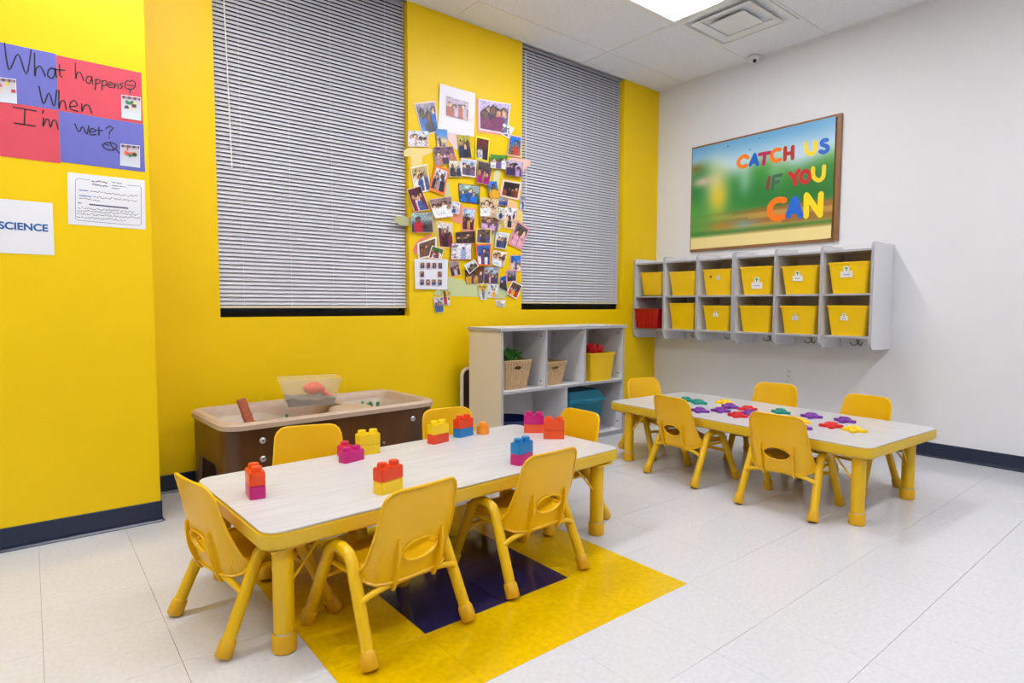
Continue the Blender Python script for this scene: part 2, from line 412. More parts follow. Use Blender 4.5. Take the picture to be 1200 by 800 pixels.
T1 = table(.328, .512, math.radians(2.6), 1.56, .72, [(-.365, .183), (1.005, .228), (-.385, .80), (.985, .845)], M['laminate'],
      'low rectangular table with building brick stacks on it, nearest the viewer')
T2 = table(2.405, .275, math.radians(87.0), 1.62, .80, [(2.036, -.444), (2.64, -.455), (2.10, .964), (2.72, .98)], M['laminate2'],
      'low rectangular table with flat coloured connector pieces, beside the white wall')

# ================================================================== CHAIRS
def chair_proto(label):
    t = thing('toddler_chair', label, 'chair', (0, 0, 0), 0, 'yellow toddler chairs around the two tables')
    zb, zt = .205, .487
    def yback(x, z):
        f = (z-zb)/(zt-zb); f = max(-.1, min(1.05, f))
        y = -.145-.052*f-.006*math.sin(PI*max(0, f))
        u = abs(x)/.15
        return y + .012*u**2 + .020*u**7 + .030*u**5*max(0, 1-f)**1.2
    def outline(a):
        """ray from hole centre to rounded trapezoid"""
        c = Vector((0, .292)); d = Vector((math.cos(a), math.sin(a))); lo, hi = 0, .5
        def inside(p):
            x, z = abs(p.x), p.y
            if z > zt or z < zb: return False
            f = (z-zb)/(zt-zb); hw = .156-.027*f
            if z < .26: hw = .156-.028*max(0, (.26-z)/.055)**2*.35
            if x > hw: return False
            r = .045; cz = zt-r; cx = .156-.027*((cz-zb)/(zt-zb))-r
            if z > cz and x > cx and (x-cx)**2+(z-cz)**2 > r*r: return False
            r = .03; cz = zb+r; cx = .153-r
            if z < cz and x > cx and (x-cx)**2+(z-cz)**2 > r*r: return False
            return True
        for _ in range(30):
            m_ = (lo+hi)/2
            if inside(c+d*m_): lo = m_
            else: hi = m_
        return c+d*lo
    N = 72; K = 13; bm = B(); rings = []
    for k in range(K+1):
        f = k/K; ring = []
        for i in range(N):
            a = 2*PI*i/N+.001; h_ = Vector((.064*math.cos(a), .292+.0325*math.sin(a))); o_ = outline(a)
            p = h_.lerp(o_, f); ring.append(bm.verts.new((p.x, yback(p.x, p.y), p.y)))
        rings.append(ring)
    for a, b in zip(rings, rings[1:]):
        for i in range(N): bm.faces.new((a[i], a[(i+1) % N], b[(i+1) % N], b[i]))
    bmesh.ops.recalc_face_normals(bm, faces=bm.faces[:])
    out_pts = [v.co.copy() for v in rings[-1]]; in_pts = [v.co.copy() for v in rings[0]]
    solid(bm, .005)
    tube(bm, [(p.x, p.y-.002, p.z) for p in out_pts], .0046, 8, True)
    tube(bm, [(p.x, p.y-.003, p.z) for p in in_pts], .0040, 8, True)
    obj('backrest', bm, M['plastic'], t, True)
    for s in (-1, 1):            # stiffening fins on the back
        bm = B(); x = s*.074; P = []
        zs = [.178+.0125*k for k in range(14)]
        prof = [(z, .017*math.sin(PI*min(1, max(.02, (z-.172)/.175)))**.8) for z in zs]
        th = .0045
        A = [(x+s*.004*((z-.18)/.16), yback(x, z)-.001-d, z) for z, d in prof]
        Bk = [(x+s*.004*((z-.18)/.16), yback(x, z)+.006, z) for z, d in prof][::-1]
        prism(bm, [Vector(p)-Vector((th, 0, 0)) for p in A+Bk], (2*th, 0, 0)); obj('back_rib', bm, M['plastic'], t, False)
    # seat: dished, rounded, side skirts
    bm = B(); nu, nv = 16, 14; G = []
    for j in range(nv+1):
        row = []
        for i in range(nu+1):
            u, v = 2*i/nu-1, j/nv
            hw = .137-.010*max(0, 1-v*3); y = -.128+.293*v
            r = .04; yy = y; xx = u*hw
            if v > .87:  # front corners
                k = (v-.87)/.13; xx = u*(hw-.03*k*k)
            z = .232+.016*abs(u)**3-.010*math.exp(-((v-.35)/.3)**2)*(1-u*u)-.014*max(0, (v-.8)/.2)**2
            if v < .15: z += .006*((.15-v)/.15)**2
            row.append(bm.verts.new((xx, yy, z)))
        G.append(row)
    for j in range(nv):
        for i in range(nu): bm.faces.new((G[j][i], G[j][i+1], G[j+1][i+1], G[j+1][i]))
    edge = [G[j][0].co.copy() for j in range(nv+1)]+[G[nv][i].co.copy() for i in range(1, nu+1)]+[G[j][nu].co.copy() for j in range(nv-1, -1, -1)]
    solid(bm, .006)
    for k in range(len(edge)-1):      # skirt
        a, b = edge[k], edge[k+1]
        q = [bm.verts.new(a), bm.verts.new(b), bm.verts.new(b-Vector((0, 0, .020+.022*max(0, -b.y/.128)))), bm.verts.new(a-Vector((0, 0, .020+.022*max(0, -a.y/.128))))]; bm.faces.new(q)
    tube(bm, edge, .0062, 7)
    obj('seat', bm, M['plastic'], t, True)
    # side frames: an inverted U each side, split at the apex into the two legs
    for s in (-1, 1):
        for d in (-1, 1):
            foot = Vector((s*.180, d*.176, .02)); knee = Vector((s*.166, d*.072, .25)); apex = Vector((s*.161, 0, .292))
            pts = [foot, foot.lerp(knee, .5), foot.lerp(knee, .85)]+[Vector((s*.165, d*.064, .268)), Vector((s*.163, d*.047, .283)), Vector((s*.162, d*.024, .2905)), apex]
            bm = B(); tube(bm, pts, [.0185]*3+[.0182]*4, 14); leg = obj('leg', bm, M['tube'], t, True)
            ax = (knee-foot).normalized(); bm = B()
            b0_ = foot-ax*.0155; pp = [b0_, b0_+ax*.004, b0_+ax*.044, b0_+ax*.050]
            tube(bm, pp, [.0215, .0245, .0235, .0205], 16)
            for v in bm.verts:
                if v.co.z < .0015: v.co.z = .0008
            obj('foot_cap', bm, M['boot'], leg, True)
        bm = B(); tube(bm, [(s*.150, -.10, .222), (s*.150, .10, .222)], .008, 8); obj('seat_rail', bm, M['tube'], t, True)
    bm = B(); tube(bm, smooth_path([(-.172, -.120, .170), (-.12, -.128, .190), (0, -.132, .200), (.12, -.128, .190), (.172, -.120, .170)], 6), .0095, 10); obj('rear_stretcher', bm, M['tube'], t, True)
    bm = B(); tube(bm, [(-.170, .110, .170), (.170, .110, .170)], .0085, 10); obj('front_stretcher', bm, M['tube'], t, True)
    return t
def ang(dx, dy): return math.atan2(dy, dx)-PI/2      # facing direction -> rotation (+y is forward)
CH = [
 (-.370, .452, ang(.977, .17), 'yellow toddler chair at the left end of the brick table'),
 (-.058, .130, ang(-.12, .993), 'yellow toddler chair at the front left of the brick table, back to the viewer'),
 (.520, .185, ang(-.03, .999), 'yellow toddler chair at the front right of the brick table, beside the blue brick'),
 (-.050, .790, ang(-.28, -.96), 'yellow toddler chair behind the brick table, left, in front of the sand table'),
 (.677, .782, ang(-.125, -.992), 'yellow toddler chair behind the brick table at its middle, beside the shelf unit'),
 (1.005, .515, ang(-1, .03), 'yellow toddler chair at the right end of the brick table, before the teal tote'),
 (2.440, .990, ang(-.25, -.97), 'yellow toddler chair at the far end of the connector table, near the room corner'),
 (2.110, .500, ang(.985, -.12), 'yellow toddler chair at the connector table facing the white wall, farther from us'),
 (2.055, -.115, ang(.996, .08), 'yellow toddler chair at the connector table, back turned to us, nearer one'),
 (2.780, .400, ang(-.985, -.17), 'yellow toddler chair against the white wall side of the connector table, under the outlet'),
 (2.674, -.145, ang(-.99, .144), 'yellow toddler chair on the wall side of the connector table, rightmost of all'),
]
proto = chair_proto(CH[0][3]); proto.location = (CH[0][0], CH[0][1], 0); proto.rotation_euler = (0, 0, CH[0][2])
for x, y, a, lb in CH[1:]: dup(proto, (x, y, 0), a, lb)

# ================================================================== BRICKS
BC = dict(orange=(232, 78, 24), red=(226, 66, 22), yellow=(245, 205, 14), magenta=(196, 18, 118), blue=(8, 122, 190), salmon=(235, 88, 52), amber=(246, 146, 22), pink=(214, 30, 84))
def brick_mesh(n):
    bm = B(); L, W, Hh = (.098 if n == 2 else .050), .050, .044
    P = rrect(L, W, .009, 4); prism(bm, [(x, y, 0) for x, y in P], (0, 0, Hh-.001))
    e = [e for e in bm.edges if abs(e.verts[0].co.z-e.verts[1].co.z) < 1e-6 and e.verts[0].co.z > .03]
    bmesh.ops.bevel(bm, geom=e, offset=.003, segments=2, affect='EDGES')
    for c in ((-.0245, .0245) if n == 2 else (0,)):
        lathe(bm, [(.0175, Hh-.004), (.0175, Hh+.011), (.0160, Hh+.0145), (.012, Hh+.0155)], 20, (c, 0, 0))
    return bm
_bk = {}
def brick(x, y, z, rz, col, n, label):
    if (col, n) not in _bk:
        o = obj('building_brick', brick_mesh(n), plain('brick_'+col, *BC[col], .3), None, True); _bk[(col, n)] = o
    else:
        o = _bk[(col, n)].copy(); COL.objects.link(o)
    o.location = (x, y, z); o.rotation_euler = (0, 0, rz); tag(o, label, 'toy brick', 'building bricks on the nearer table')
def at(u, v, z=ZT): return onz(u, v, z)
def stack(u, v, deg, lows, ups, ll, ul):
    p = at(u, v); n = 2
    if isinstance(lows, tuple): lows, n = lows
    brick(p.x, p.y, ZT, math.radians(deg), lows, n, ll)
    if ups: brick(p.x, p.y, ZT+.044, math.radians(deg), ups, n, ul)
stack(299.5, 580, 84, 'magenta', 'orange', 'magenta brick under an orange one, alone at the left end of the table', 'orange brick on a magenta one, alone at the left end of the table')
stack(455, 575, 12, 'yellow', 'red', 'yellow brick under a red-orange one, behind the front left chair', 'red-orange brick on a yellow one, behind the front left chair')
stack(412, 539.5, 14, 'magenta', None, 'single magenta two-stud brick in front of the yellow stack', '')
stack(404, 533, 14, ('pink', 1), None, 'pinkish red one-stud brick tucked behind the magenta brick', '')
stack(431, 531, -8, 'yellow', 'yellow', 'yellow brick under another yellow one, behind the magenta brick', 'yellow brick on top of another yellow one, behind the magenta brick')
stack(513.5, 518, 10, 'red', 'yellow', 'red-orange brick under a yellow one at the back edge of the table', 'yellow brick on a red-orange one at the back edge of the table')
stack(543, 510.5, 10, 'blue', 'red', 'blue brick under a red one at the back edge of the table', 'red brick on a blue one at the back edge of the table')
stack(566, 508, 20, ('amber', 1), None, 'small light orange one-stud brick alone by the back edge', '')
stack(625.5, 506, -40, 'salmon', 'magenta', 'salmon brick under a magenta one, back right of the table', 'magenta brick on a salmon one, back right of the table')
stack(649, 513, -40, 'orange', 'orange', 'orange brick under another orange one, nearest the right end chair', 'orange brick on top of another orange one, nearest the right end chair')
stack(611.5, 542, 14, 'magenta', 'blue', 'magenta brick under a blue one, behind the front right chair', 'blue brick on a magenta one, behind the front right chair')

# connector pieces: four-lobed cross with a raised hub
def piece_mesh():
    bm = B(); P = []; n = 64
    for i in range(n):
        a = 2*PI*i/n; r = .043+.0135*math.cos(4*a)+.002*math.cos(8*a); P.append((r*math.cos(a), r*math.sin(a)))
    rings = []
    for (s, z) in ((.96, 0), (1, .003), (1, .011), (.93, .015), (.62, .016), (.46, .025), (.30, .029)):
        rings.append([bm.verts.new((x*s, y*s, z)) for x, y in P])
    for a, b in zip(rings, rings[1:]):
        for i in range(n): bm.faces.new((a[i], a[(i+1) % n], b[(i+1) % n], b[i]))
    bm.faces.new(rings[-1]); bm.faces.new(rings[0][::-1]); return bm
PC = dict(green=(0, 132, 118), purple=(116, 44, 150), red=(206, 14, 24), yellow=(246, 200, 10))
_pp = {}
def piece(u, v, col, deg, label, dz=0):
    p = onz(u, v, ZT+.010+dz)
    if col not in _pp: o = obj('connector_piece', piece_mesh(), plain('connector_'+col, *PC[col], .35), None, True); _pp[col] = o
    else: o = _pp[col].copy(); COL.objects.link(o)
    o.location = (p.x, p.y, ZT+dz); o.rotation_euler = (0, 0, math.radians(deg)); tag(o, label, 'toy piece', 'flat connector pieces on the farther table')
piece(804, 468, 'green', 20, 'teal connector piece half hidden behind the farther front chair')
piece(819, 471, 'green', 5, 'teal connector piece lying behind the leftmost purple piece')
piece(820.5, 480.5, 'purple', 10, 'leftmost purple connector piece, beside the farther front chair back')
piece(849, 471, 'yellow', 30, 'yellow connector piece behind the overlapping purple pair')
piece(844.5, 480.5, 'purple', 25, 'purple connector piece, left one of the touching purple pair')
piece(855.5, 475.5, 'purple', 0, 'purple connector piece, right one of the touching purple pair', .004)
piece(864.5, 486, 'red', 12, 'red connector piece, nearer of the two reds behind the nearer chair')
piece(876, 478.5, 'red', 40, 'red connector piece, farther of the two reds at mid table')
piece(879, 483.5, 'purple', 20, 'purple connector piece mostly hidden between the two red pieces')
piece(915, 482, 'green', 0, 'teal connector piece alone behind the nearer chair')
piece(951, 487, 'purple', 15, 'purple connector piece lying alone toward the wall side')
piece(990, 492, 'purple', 0, 'purple connector piece behind the right hand red piece')
piece(974, 498, 'red', 25, 'rightmost red connector piece')
piece(1001, 503, 'yellow', 10, 'rightmost yellow connector piece, nearest the table end')
piece(937, 493, 'yellow', 10, 'yellow connector piece peeking out beside the nearer chair back')
piece(938, 500, 'purple', 10, 'purple connector piece peeking out beside the nearer chair back')

# ================================================================== SAND TABLE
SL, SW, SZ = 1.17, .62, .462
st_c = (.315, 1.655); st_r = math.radians(3.0)
t = thing('sand_table', 'brown sand and water table with a beige two-basin tray by the yellow wall', 'sand table', (*st_c, 0), st_r)
bm = B(); NX, NY = 110, 58; G = []; RC = .10
def rr_clamp(x, y, hx, hy, r):
    cx, cy = hx-r, hy-r
    if abs(x) > cx and abs(y) > cy:
        dx, dy = abs(x)-cx, abs(y)-cy
        # squircle-like mapping of the square corner on the circle
        m_ = max(dx, dy)/r; l = math.hypot(dx, dy)
        if l > 0: k = m_*r/l; dx, dy = dx*k, dy*k
        return math.copysign(cx+dx, x), math.copysign(cy+dy, y)
    return x, y
def sm(e0, e1, v): k = max(0, min(1, (v-e0)/(e1-e0))); return k*k*(3-2*k)
def sdrr(x, y, hx, hy, r):
    qx, qy = abs(x)-hx+r, abs(y)-hy+r
    return math.hypot(max(qx, 0), max(qy, 0))+min(max(qx, qy), 0)-r
def basin(x, y):
    d1 = sdrr(x+.225, y, .315, SW/2-.035, .09); d2 = sdrr(x-.33, y, .215, SW/2-.035, .09)
    d1 = max(d1, -(sdrr(x-.10, y+.26, .10, .12, .06))) if False else d1
    bump_ = sdrr(x-.09, y+.19, .10, .085, .07)     # platform between the basins at the front
    d = min(d1, d2); d = max(d, -bump_)
    dep = sm(.0, -.055, d)
    return -.125*dep - (.0)
for j in range(NY+1):
    row = []
    for i in range(NX+1):
        x = (2*i/NX-1)*SL/2; y = (2*j/NY-1)*SW/2; x, y = rr_clamp(x, y, SL/2, SW/2, RC)
        d = -sdrr(x, y, SL/2, SW/2, RC); z = SZ+basin(x, y)-.010*sm(.010, 0, d)
        row.append(bm.verts.new((x, y, z)))
    G.append(row)
for j in range(NY):
    for i in range(NX): bm.faces.new((G[j][i], G[j][i+1], G[j+1][i+1], G[j+1][i]))
be = [e for e in bm.edges if e.is_boundary]
r = bmesh.ops.extrude_edge_only(bm, edges=be)
for v in [g for g in r['geom'] if isinstance(g, bmesh.types.BMVert)]: v.co.z = SZ-.032
obj('tray', bm, M['tray'], t, True)
# skirt panels with arched openings; solid corner legs
P = rrect(SL-.02, SW-.02, .095, 6); n = len(P)
bm = B()
def skirt_low(x, y):
    fx = abs(x)/(SL/2); fy = abs(y)/(SW/2)
    if abs(y) > SW/2-.02: return .02 if abs(x) > SL/2-.14 else .20+.0*x if abs(x) < SL/2-.20 else .02+(.18)*((SL/2-.14-abs(x))/.06)**.5
    if abs(x) > SL/2-.02: return .02 if abs(y) > SW/2-.13 else .25 if abs(y) < SW/2-.18 else .02+(.23)*((SW/2-.13-abs(y))/.05)**.5
    return .02
pts = []
for i in range(n):
    a, b = Vector(P[i]), Vector(P[(i+1) % n]); k = max(1, int((b-a).length/.01))
    for s in range(k): pts.append(a.lerp(b, s/k))
pts = pts; N = len(pts)
out = [(bm.verts.new((p.x, p.y, SZ-.028)), bm.verts.new((p.x, p.y, skirt_low(p.x, p.y)))) for p in pts]
inn = [(bm.verts.new((p.x*.975, p.y*.95, SZ-.028)), bm.verts.new((p.x*.975, p.y*.95, skirt_low(p.x, p.y)))) for p in pts]
for i in range(N):
    j = (i+1) % N
    bm.faces.new((out[i][0], out[j][0], out[j][1], out[i][1])); bm.faces.new((inn[j][0], inn[i][0], inn[i][1], inn[j][1]))
    bm.faces.new((out[i][1], out[j][1], inn[j][1], inn[i][1])); bm.faces.new((out[i][0], inn[i][0], inn[j][0], out[j][0]))
bmesh.ops.recalc_face_normals(bm, faces=bm.faces[:]); obj('skirt', bm, M['brown_wood'], t, True)
for sx in (-1, 1):
    for sy in (-1, 1):
        bm = B(); lathe(bm, [(.034, 0), (.036, .004), (.036, .02)], 14, (sx*(SL/2-.055), sy*(SW/2-.055), 0)); obj('foot', bm, M['black'], t, True)
def bolt(x, y, z, d=(0, -1)):
    bm = B(); r_ = [(.0145, 0), (.0145, .002), (.011, .006), (.005, .0075)]
    lathe(bm, r_, 16)
    lathe(bm, [(.004, .0072), (.004, .0085)], 6, mi=1)
    for v in bm.verts: v.co = Vector((x+v.co.x, y-v.co.z, z+v.co.y))
    obj('bolt', bm, [M['steel'], M['screw']], t, True)
yf = -(SW/2-.01)
for (x, z) in ((-SL/2+.172, .372), (-SL/2+.172, .285), (SL/2-.175, .372)): bolt(x, yf, z)
for (x, z) in ((SL/2-.11, .32), (SL/2-.36, .265)):
    bm = B(); lathe(bm, [(.006, 0), (.006, .003), (.003, .005)], 10)
    for v in bm.verts: v.co = Vector((x+v.co.x, yf-v.co.z, z+v.co.y))
    obj('rivet', bm, M['steel'], t, True)
def sand_pt(x, y, z): 
    c, s = math.cos(st_r), math.sin(st_r); return Vector((st_c[0]+c*x-s*y, st_c[1]+s*x+c*y, z))

def tote(bm, w0, d0, w1, d1, h, th=.0025, rim=.006, r=.02, mi=0):
    """open tapered bin: bottom w0 x d0, top w1 x d1"""
    levels = [(w0-2*th, d0-2*th, th)]
    def ring(w_, d_, z): return [bm.verts.new((x, y, z)) for x, y in rrect(w_, d_, min(r, w_/3), 4)]
    seq = [ring(w0, d0, 0), ring(w1, d1, h-.012), ring(w1+2*rim, d1+2*rim, h-.012), ring(w1+2*rim, d1+2*rim, h), ring(w1-2*th, d1-2*th, h), ring(w0-2*th, d0-2*th, th)]
    for a, b in zip(seq, seq[1:]):
        for i in range(len(a)): bm.faces.new((a[i], a[(i+1) % len(a)], b[(i+1) % len(a)], b[i])).material_index = mi
    bm.faces.new(seq[0][::-1]); bm.faces.new(seq[-1]); return bm
# translucent bin resting across the tray
cb = ony(359, 474, 1.68)
q = sand_pt(-.045, .02, SZ+.002)
o = obj('storage_bin', tote(B(), .24, .175, .31, .235, .145), M['clear'], None, True, q); o.rotation_euler = (0, 0, math.radians(-14))
tag(o, 'frosted clear plastic bin of sand standing on the middle of the sand table', 'plastic bin')
bm = B(); nn = 18; G = []
for j in range(nn+1):
    row = []
    for i in range(nn+1):
        x, y = (2*i/nn-1), (2*j/nn-1); z = .040+.010*math.sin(3*x+1)*math.cos(2.2*y)+.004*math.sin(9*x+4*y)
        k = z/.145; row.append(bm.verts.new((x*(.115+.033*k), y*(.082+.028*k), z)))
    G.append(row)
for j in range(nn):
    for i in range(nn): bm.faces.new((G[j][i], G[j][i+1], G[j+1][i+1], G[j+1][i]))
e = [e for e in bm.edges if e.is_boundary]; r = bmesh.ops.extrude_edge_only(bm, edges=e)
for v in [g for g in r['geom'] if isinstance(g, bmesh.types.BMVert)]: v.co = Vector((v.co.x*.93, v.co.y*.93, .005))
s_o = obj('sand', bm, M['sand'], None, True, q); s_o.rotation_euler = (0, 0, math.radians(-14)); s_o['kind'] = 'stuff'
tag(s_o, 'grey brown sand heaped in the bottom of the clear bin', 'sand')
# coral scoop
bm = B(); bmesh.ops.create_uvsphere(bm, u_segments=20, v_segments=12, radius=1)
for v in bm.verts:
    x, y, z = v.co; k = 1-.35*max(0, x); v.co = Vector((x*.058, y*.042*k, z*.038*k+.008*x))
tube(bm, [(.045, 0, -.005), (.075, .004, -.02), (.10, .004, -.028)], [.016, .012, .014], 12)
o = obj('sand_scoop', bm, plain('coral_plastic', 240, 96, 70, .4), None, True, q+Vector((.03, .01, .083))); o.rotation_euler = (0, .25, math.radians(-20))
tag(o, 'coral red sand scoop inside the clear bin', 'toy scoop')
# two shallow clear trays in the basins
def in_tray(x, y, w_, d_, rz, lb):
    p = sand_pt(x, y, SZ-.122); o = obj('shallow_tray', tote(B(), w_*.82, d_*.82, w_, d_, .085), M['clear'], None, True, p); o.rotation_euler = (0, 0, rz+st_r)
    tag(o, lb, 'plastic tray', 'clear trays sunk in the sand table'); return p
pL = in_tray(-.375, -.02, .27, .36, math.radians(4), 'clear shallow tray sunk in the left basin of the sand table')
pR = in_tray(.36, .02, .26, .36, math.radians(2), 'clear shallow tray sunk in the right basin of the sand table')
# plank shaped toy leaning out of the left tray
bm = B(); box(bm, -.021, .021, -.011, .011, 0, .185, .003); box(bm, -.0225, .0225, -.013, .013, .095, .103, .002); box(bm, -.0225, .0225, -.013, .013, .04, .048, .002)
o = obj('toy_block_post', bm, plain('terracotta_plastic', 176, 92, 62, .5), None, False, sand_pt(-.405, -.16, SZ-.085)); o.rotation_euler = (math.radians(-10), math.radians(-14), math.radians(20))
tag(o, 'terracotta brown toy post leaning up out of the left basin', 'toy')
def sprig(p, n_, lb, h=.05):
    bm = B()
    for k in range(n_):
        a = 2.4*k; x, y = .018*k-.009*n_, .01*math.sin(k*2.1); tube(bm, [(x, y, 0), (x+.006*math.cos(a), y+.006*math.sin(a), h*(.7+.3*math.sin(k*1.7)**2))], [.009, .006], 8)
        bmesh.ops.create_icosphere(bm, subdivisions=1, radius=.010, matrix=Matrix.Translation((x+.008*math.cos(a), y, h*.75)))
    tube(bm, [(-.009*n_, 0, .008), (.009*n_, 0, .01)], .008, 8)
    o = obj('toy_plant', bm, plain('green_toy_plastic', 40, 128, 84, .45), None, True, p); tag(o, lb, 'toy', 'green toys in the sand table'); return o
sprig(sand_pt(.30, -.03, SZ-.085), 7, 'row of dark green toy plants in the right basin tray', .075)
sprig(sand_pt(-.25, -.20, SZ-.085), 2, 'single green toy peg in the left basin tray', .085)
sprig(sand_pt(-.46, -.16, SZ-.085), 2, 'dark green toy peg beside the terracotta post', .055)

# ================================================================== SHELF UNIT
sx0, sx1, sy0, sy1, sh = 1.497, 2.722, 1.542, 1.915, .855
t = thing('shelf_unit', 'white five-cubby classroom shelf with grey edging below the photo wall', 'shelf', ((sx0+sx1)/2, (sy0+sy1)/2, 0))
def sb(name, x0_, x1_, y0_, y1_, z0_, z1_, m=None, bev=.001):
    bm = B(); cx, cy = (sx0+sx1)/2, (sy0+sy1)/2; box(bm, x0_-cx, x1_-cx, y0_-cy, y1_-cy, z0_, z1_, bev); return obj(name, bm, m or M['shelf'], t)
th = .018; ed = .004
sb('side_panel', sx0, sx0+th, sy0+ed, sy1, .0, sh-.022, M['cream']); sb('side_panel', sx1-th, sx1, sy0+ed, sy1, .0, sh-.022)
sb('top_panel', sx0-.012, sx1+.012, sy0-.008, sy1, sh-.021, sh)
sb('edge_band', sx0-.0135, sx1+.0135, sy0-.0125, sy0-.0085, sh-.021, sh, M['edge'])
sb('edge_band', sx0-.016, sx0-.0125, sy0-.0125, sy1, sh-.021, sh, M['edge'])
sb('back_panel', sx0+th, sx1-th, sy1-.008, sy1, .02, sh-.022)
sb('bottom_panel', sx0+th+.001, sx1-th-.001, sy0+ed, sy1-.01, .012, .034); sb('kick_strip', sx0+th+.001, sx1-th-.001, sy0, sy0+.004, .0, .034, M['edge'])
ms = .432; sb('middle_shelf', sx0+th+.001, sx1-th-.001, sy0+ed, sy1-.01, ms-.018, ms); sb('edge_band', sx0+th+.001, sx1-th-.001, sy0, sy0+.0035, ms-.018, ms, M['edge'])
for x in (1.897, 2.283): sb('divider', x-th/2, x+th/2, sy0+ed, sy1-.01, ms+.001, sh-.022); sb('edge_band', x-th/2, x+th/2, sy0, sy0+.0035, ms+.001, sh-.022, M['edge'])
x = 2.096; sb('divider', x-th/2, x+th/2, sy0+ed, sy1-.01, .035, ms-.019); sb('edge_band', x-th/2, x+th/2, sy0, sy0+.0035, .035, ms-.019, M['edge'])
for x in (sx0+th/2, sx1-th/2): sb('edge_band', x-th/2, x+th/2, sy0, sy0+.0035, 0, sh-.022, M['edge'])
for (x, y, z) in ((1.8875, 1.59, .79), (1.8875, 1.59, .475), (2.2735, 1.86, .79), (2.7035, 1.59, .79), (2.7035, 1.86, .79), (2.7035, 1.59, .09), (2.7035, 1.59, .475)):
    bm = B(); lathe(bm, [(.006, 0), (.006, .003)], 10)
    cx, cy = (sx0+sx1)/2, (sy0+sy1)/2
    for v in bm.verts: v.co = Vector((x-cx-v.co.z, y-cy+v.co.y, z+v.co.x))
    obj('screw', bm, M['screw'], t)
# wicker baskets
def basket(loc, w0, w1, d0, d1, h, lb, rz=0):
    t = thing('wicker_basket', lb, 'basket', loc, rz, 'wicker baskets on the shelf unit')
    def shell(off, zoff):
        bm = B(); N = 120; K = 30; R_ = []
        for k in range(K+1):
            f = k/K; W_, D_ = w0+(w1-w0)*f, d0+(d1-d0)*f; base = rrect(W_-off, D_-off, .035, 6)
            # resample evenly
            pts = [Vector(q_) for q_ in base]; L_ = [(pts[(i+1) % len(pts)]-pts[i]).length for i in range(len(pts))]; tot = sum(L_); out = []; i = 0; acc = 0
            for m_ in range(N):
                s = tot*m_/N
                while acc+L_[i] < s: acc += L_[i]; i += 1
                p = pts[i].lerp(pts[(i+1) % len(pts)], (s-acc)/L_[i]); b = ((.0032 if m_ % 3 == 0 else -.001)+(.0012 if (m_//3+k) % 2 else 0)) if off == 0 else 0
                out.append(bm.verts.new((p.x*(1+b/.15), p.y*(1+b/.15), zoff+f*(h-zoff))))
            R_.append(out)
        for k in range(K):
            for m_ in range(N):
                q_ = (R_[k][m_], R_[k][(m_+1) % N], R_[k+1][(m_+1) % N], R_[k+1][m_])
                c = sum((v.co for v in q_), Vector())/4
                if abs(c.x) < .032 and .68*h < c.z < .84*h and abs(c.y) > d0*.4: continue
                bm.faces.new(q_)
        bm.faces.new(R_[0][::-1]); return bm
    obj('basket_body', shell(0, 0), M['basket'], t, False); obj('basket_lining', shell(.010, .006), M['basket'], t, False)
    bm = B(); base = rrect(w1, d1, .035, 6); tube(bm, [(x, y, h) for x, y in base], .0065, 8, True)
    tube(bm, [(x*1.01, y*1.01, h-.01) for x, y in base], .004, 6, True); obj('rim', bm, M['basket'], t, True)
    bm = B(); yh = -(d0+(d1-d0)*.76)/2-.001
    tube(bm, [(x, yh-.001*z, .76*h+z) for x, z in [(.036*math.cos(a*PI/8), .085*h*math.sin(a*PI/8)) for a in range(16)]], .0035, 6, True); obj('handle_loop', bm, M['basket'], t, True)
    return t
basket((1.665, 1.70, ms+.001), .215, .275, .21, .26, .195, 'larger wicker basket overflowing with green leaves, top left cubby')
basket((2.025, 1.70, ms+.001), .19, .245, .19, .235, .165, 'smaller wicker basket with a yellow toy inside, top middle cubby')
# leafy toy in basket 1
bm = B(); rnd = random.Random(3)
for k in range(90):
    a = rnd.random()*2*PI; el = rnd.random()*1.35; L_ = .05+.05*rnd.random(); c = Vector((rnd.uniform(-.055, .055), rnd.uniform(-.055, .055), .14))
    d = Vector((math.cos(a)*math.cos(el), math.sin(a)*math.cos(el), math.sin(el))); s = d.orthogonal().normalized()*.012; up = Vector((0, 0, .012))
    p = [c, c+d*L_*.5+s+up, c+d*L_, c+d*L_*.5-s+up]; bm.faces.new([bm.verts.new(v) for v in p])
bmesh.ops.create_icosphere(bm, subdivisions=2, radius=.06, matrix=Matrix.Translation((0, 0, .115)))
o = obj('leafy_toy', bm, mat('leaf_green', rgb(74, 150, 50), .5, .4, 60), None, False, (1.685, 1.69, ms+.072)); tag(o, 'bushy green artificial leaves heaped in the larger wicker basket', 'artificial plant')
bm = B(); box(bm, -.075, .035, -.05, .05, 0, .15, .012, seg=2); box(bm, -.08, .04, -.055, .055, .148, .156, .003)
o = obj('dark_toy_box', bm, plain('dark_brown_plastic', 52, 32, 30, .4), None, True, (1.612, 1.735, ms+.105)); o.rotation_euler = (.1, .12, .3); tag(o, 'dark brown toy box standing behind the green leaves in the basket', 'toy')
bm = B(); lathe(bm, [(.035, 0), (.05, .02), (.05, .06), (.03, .075)], 20); o = obj('yellow_toy', bm, plain('toy_yellow', 244, 190, 20, .4), None, True, (1.975, 1.66, ms+.065)); tag(o, 'yellow toy seen through the handle of the smaller wicker basket', 'toy')
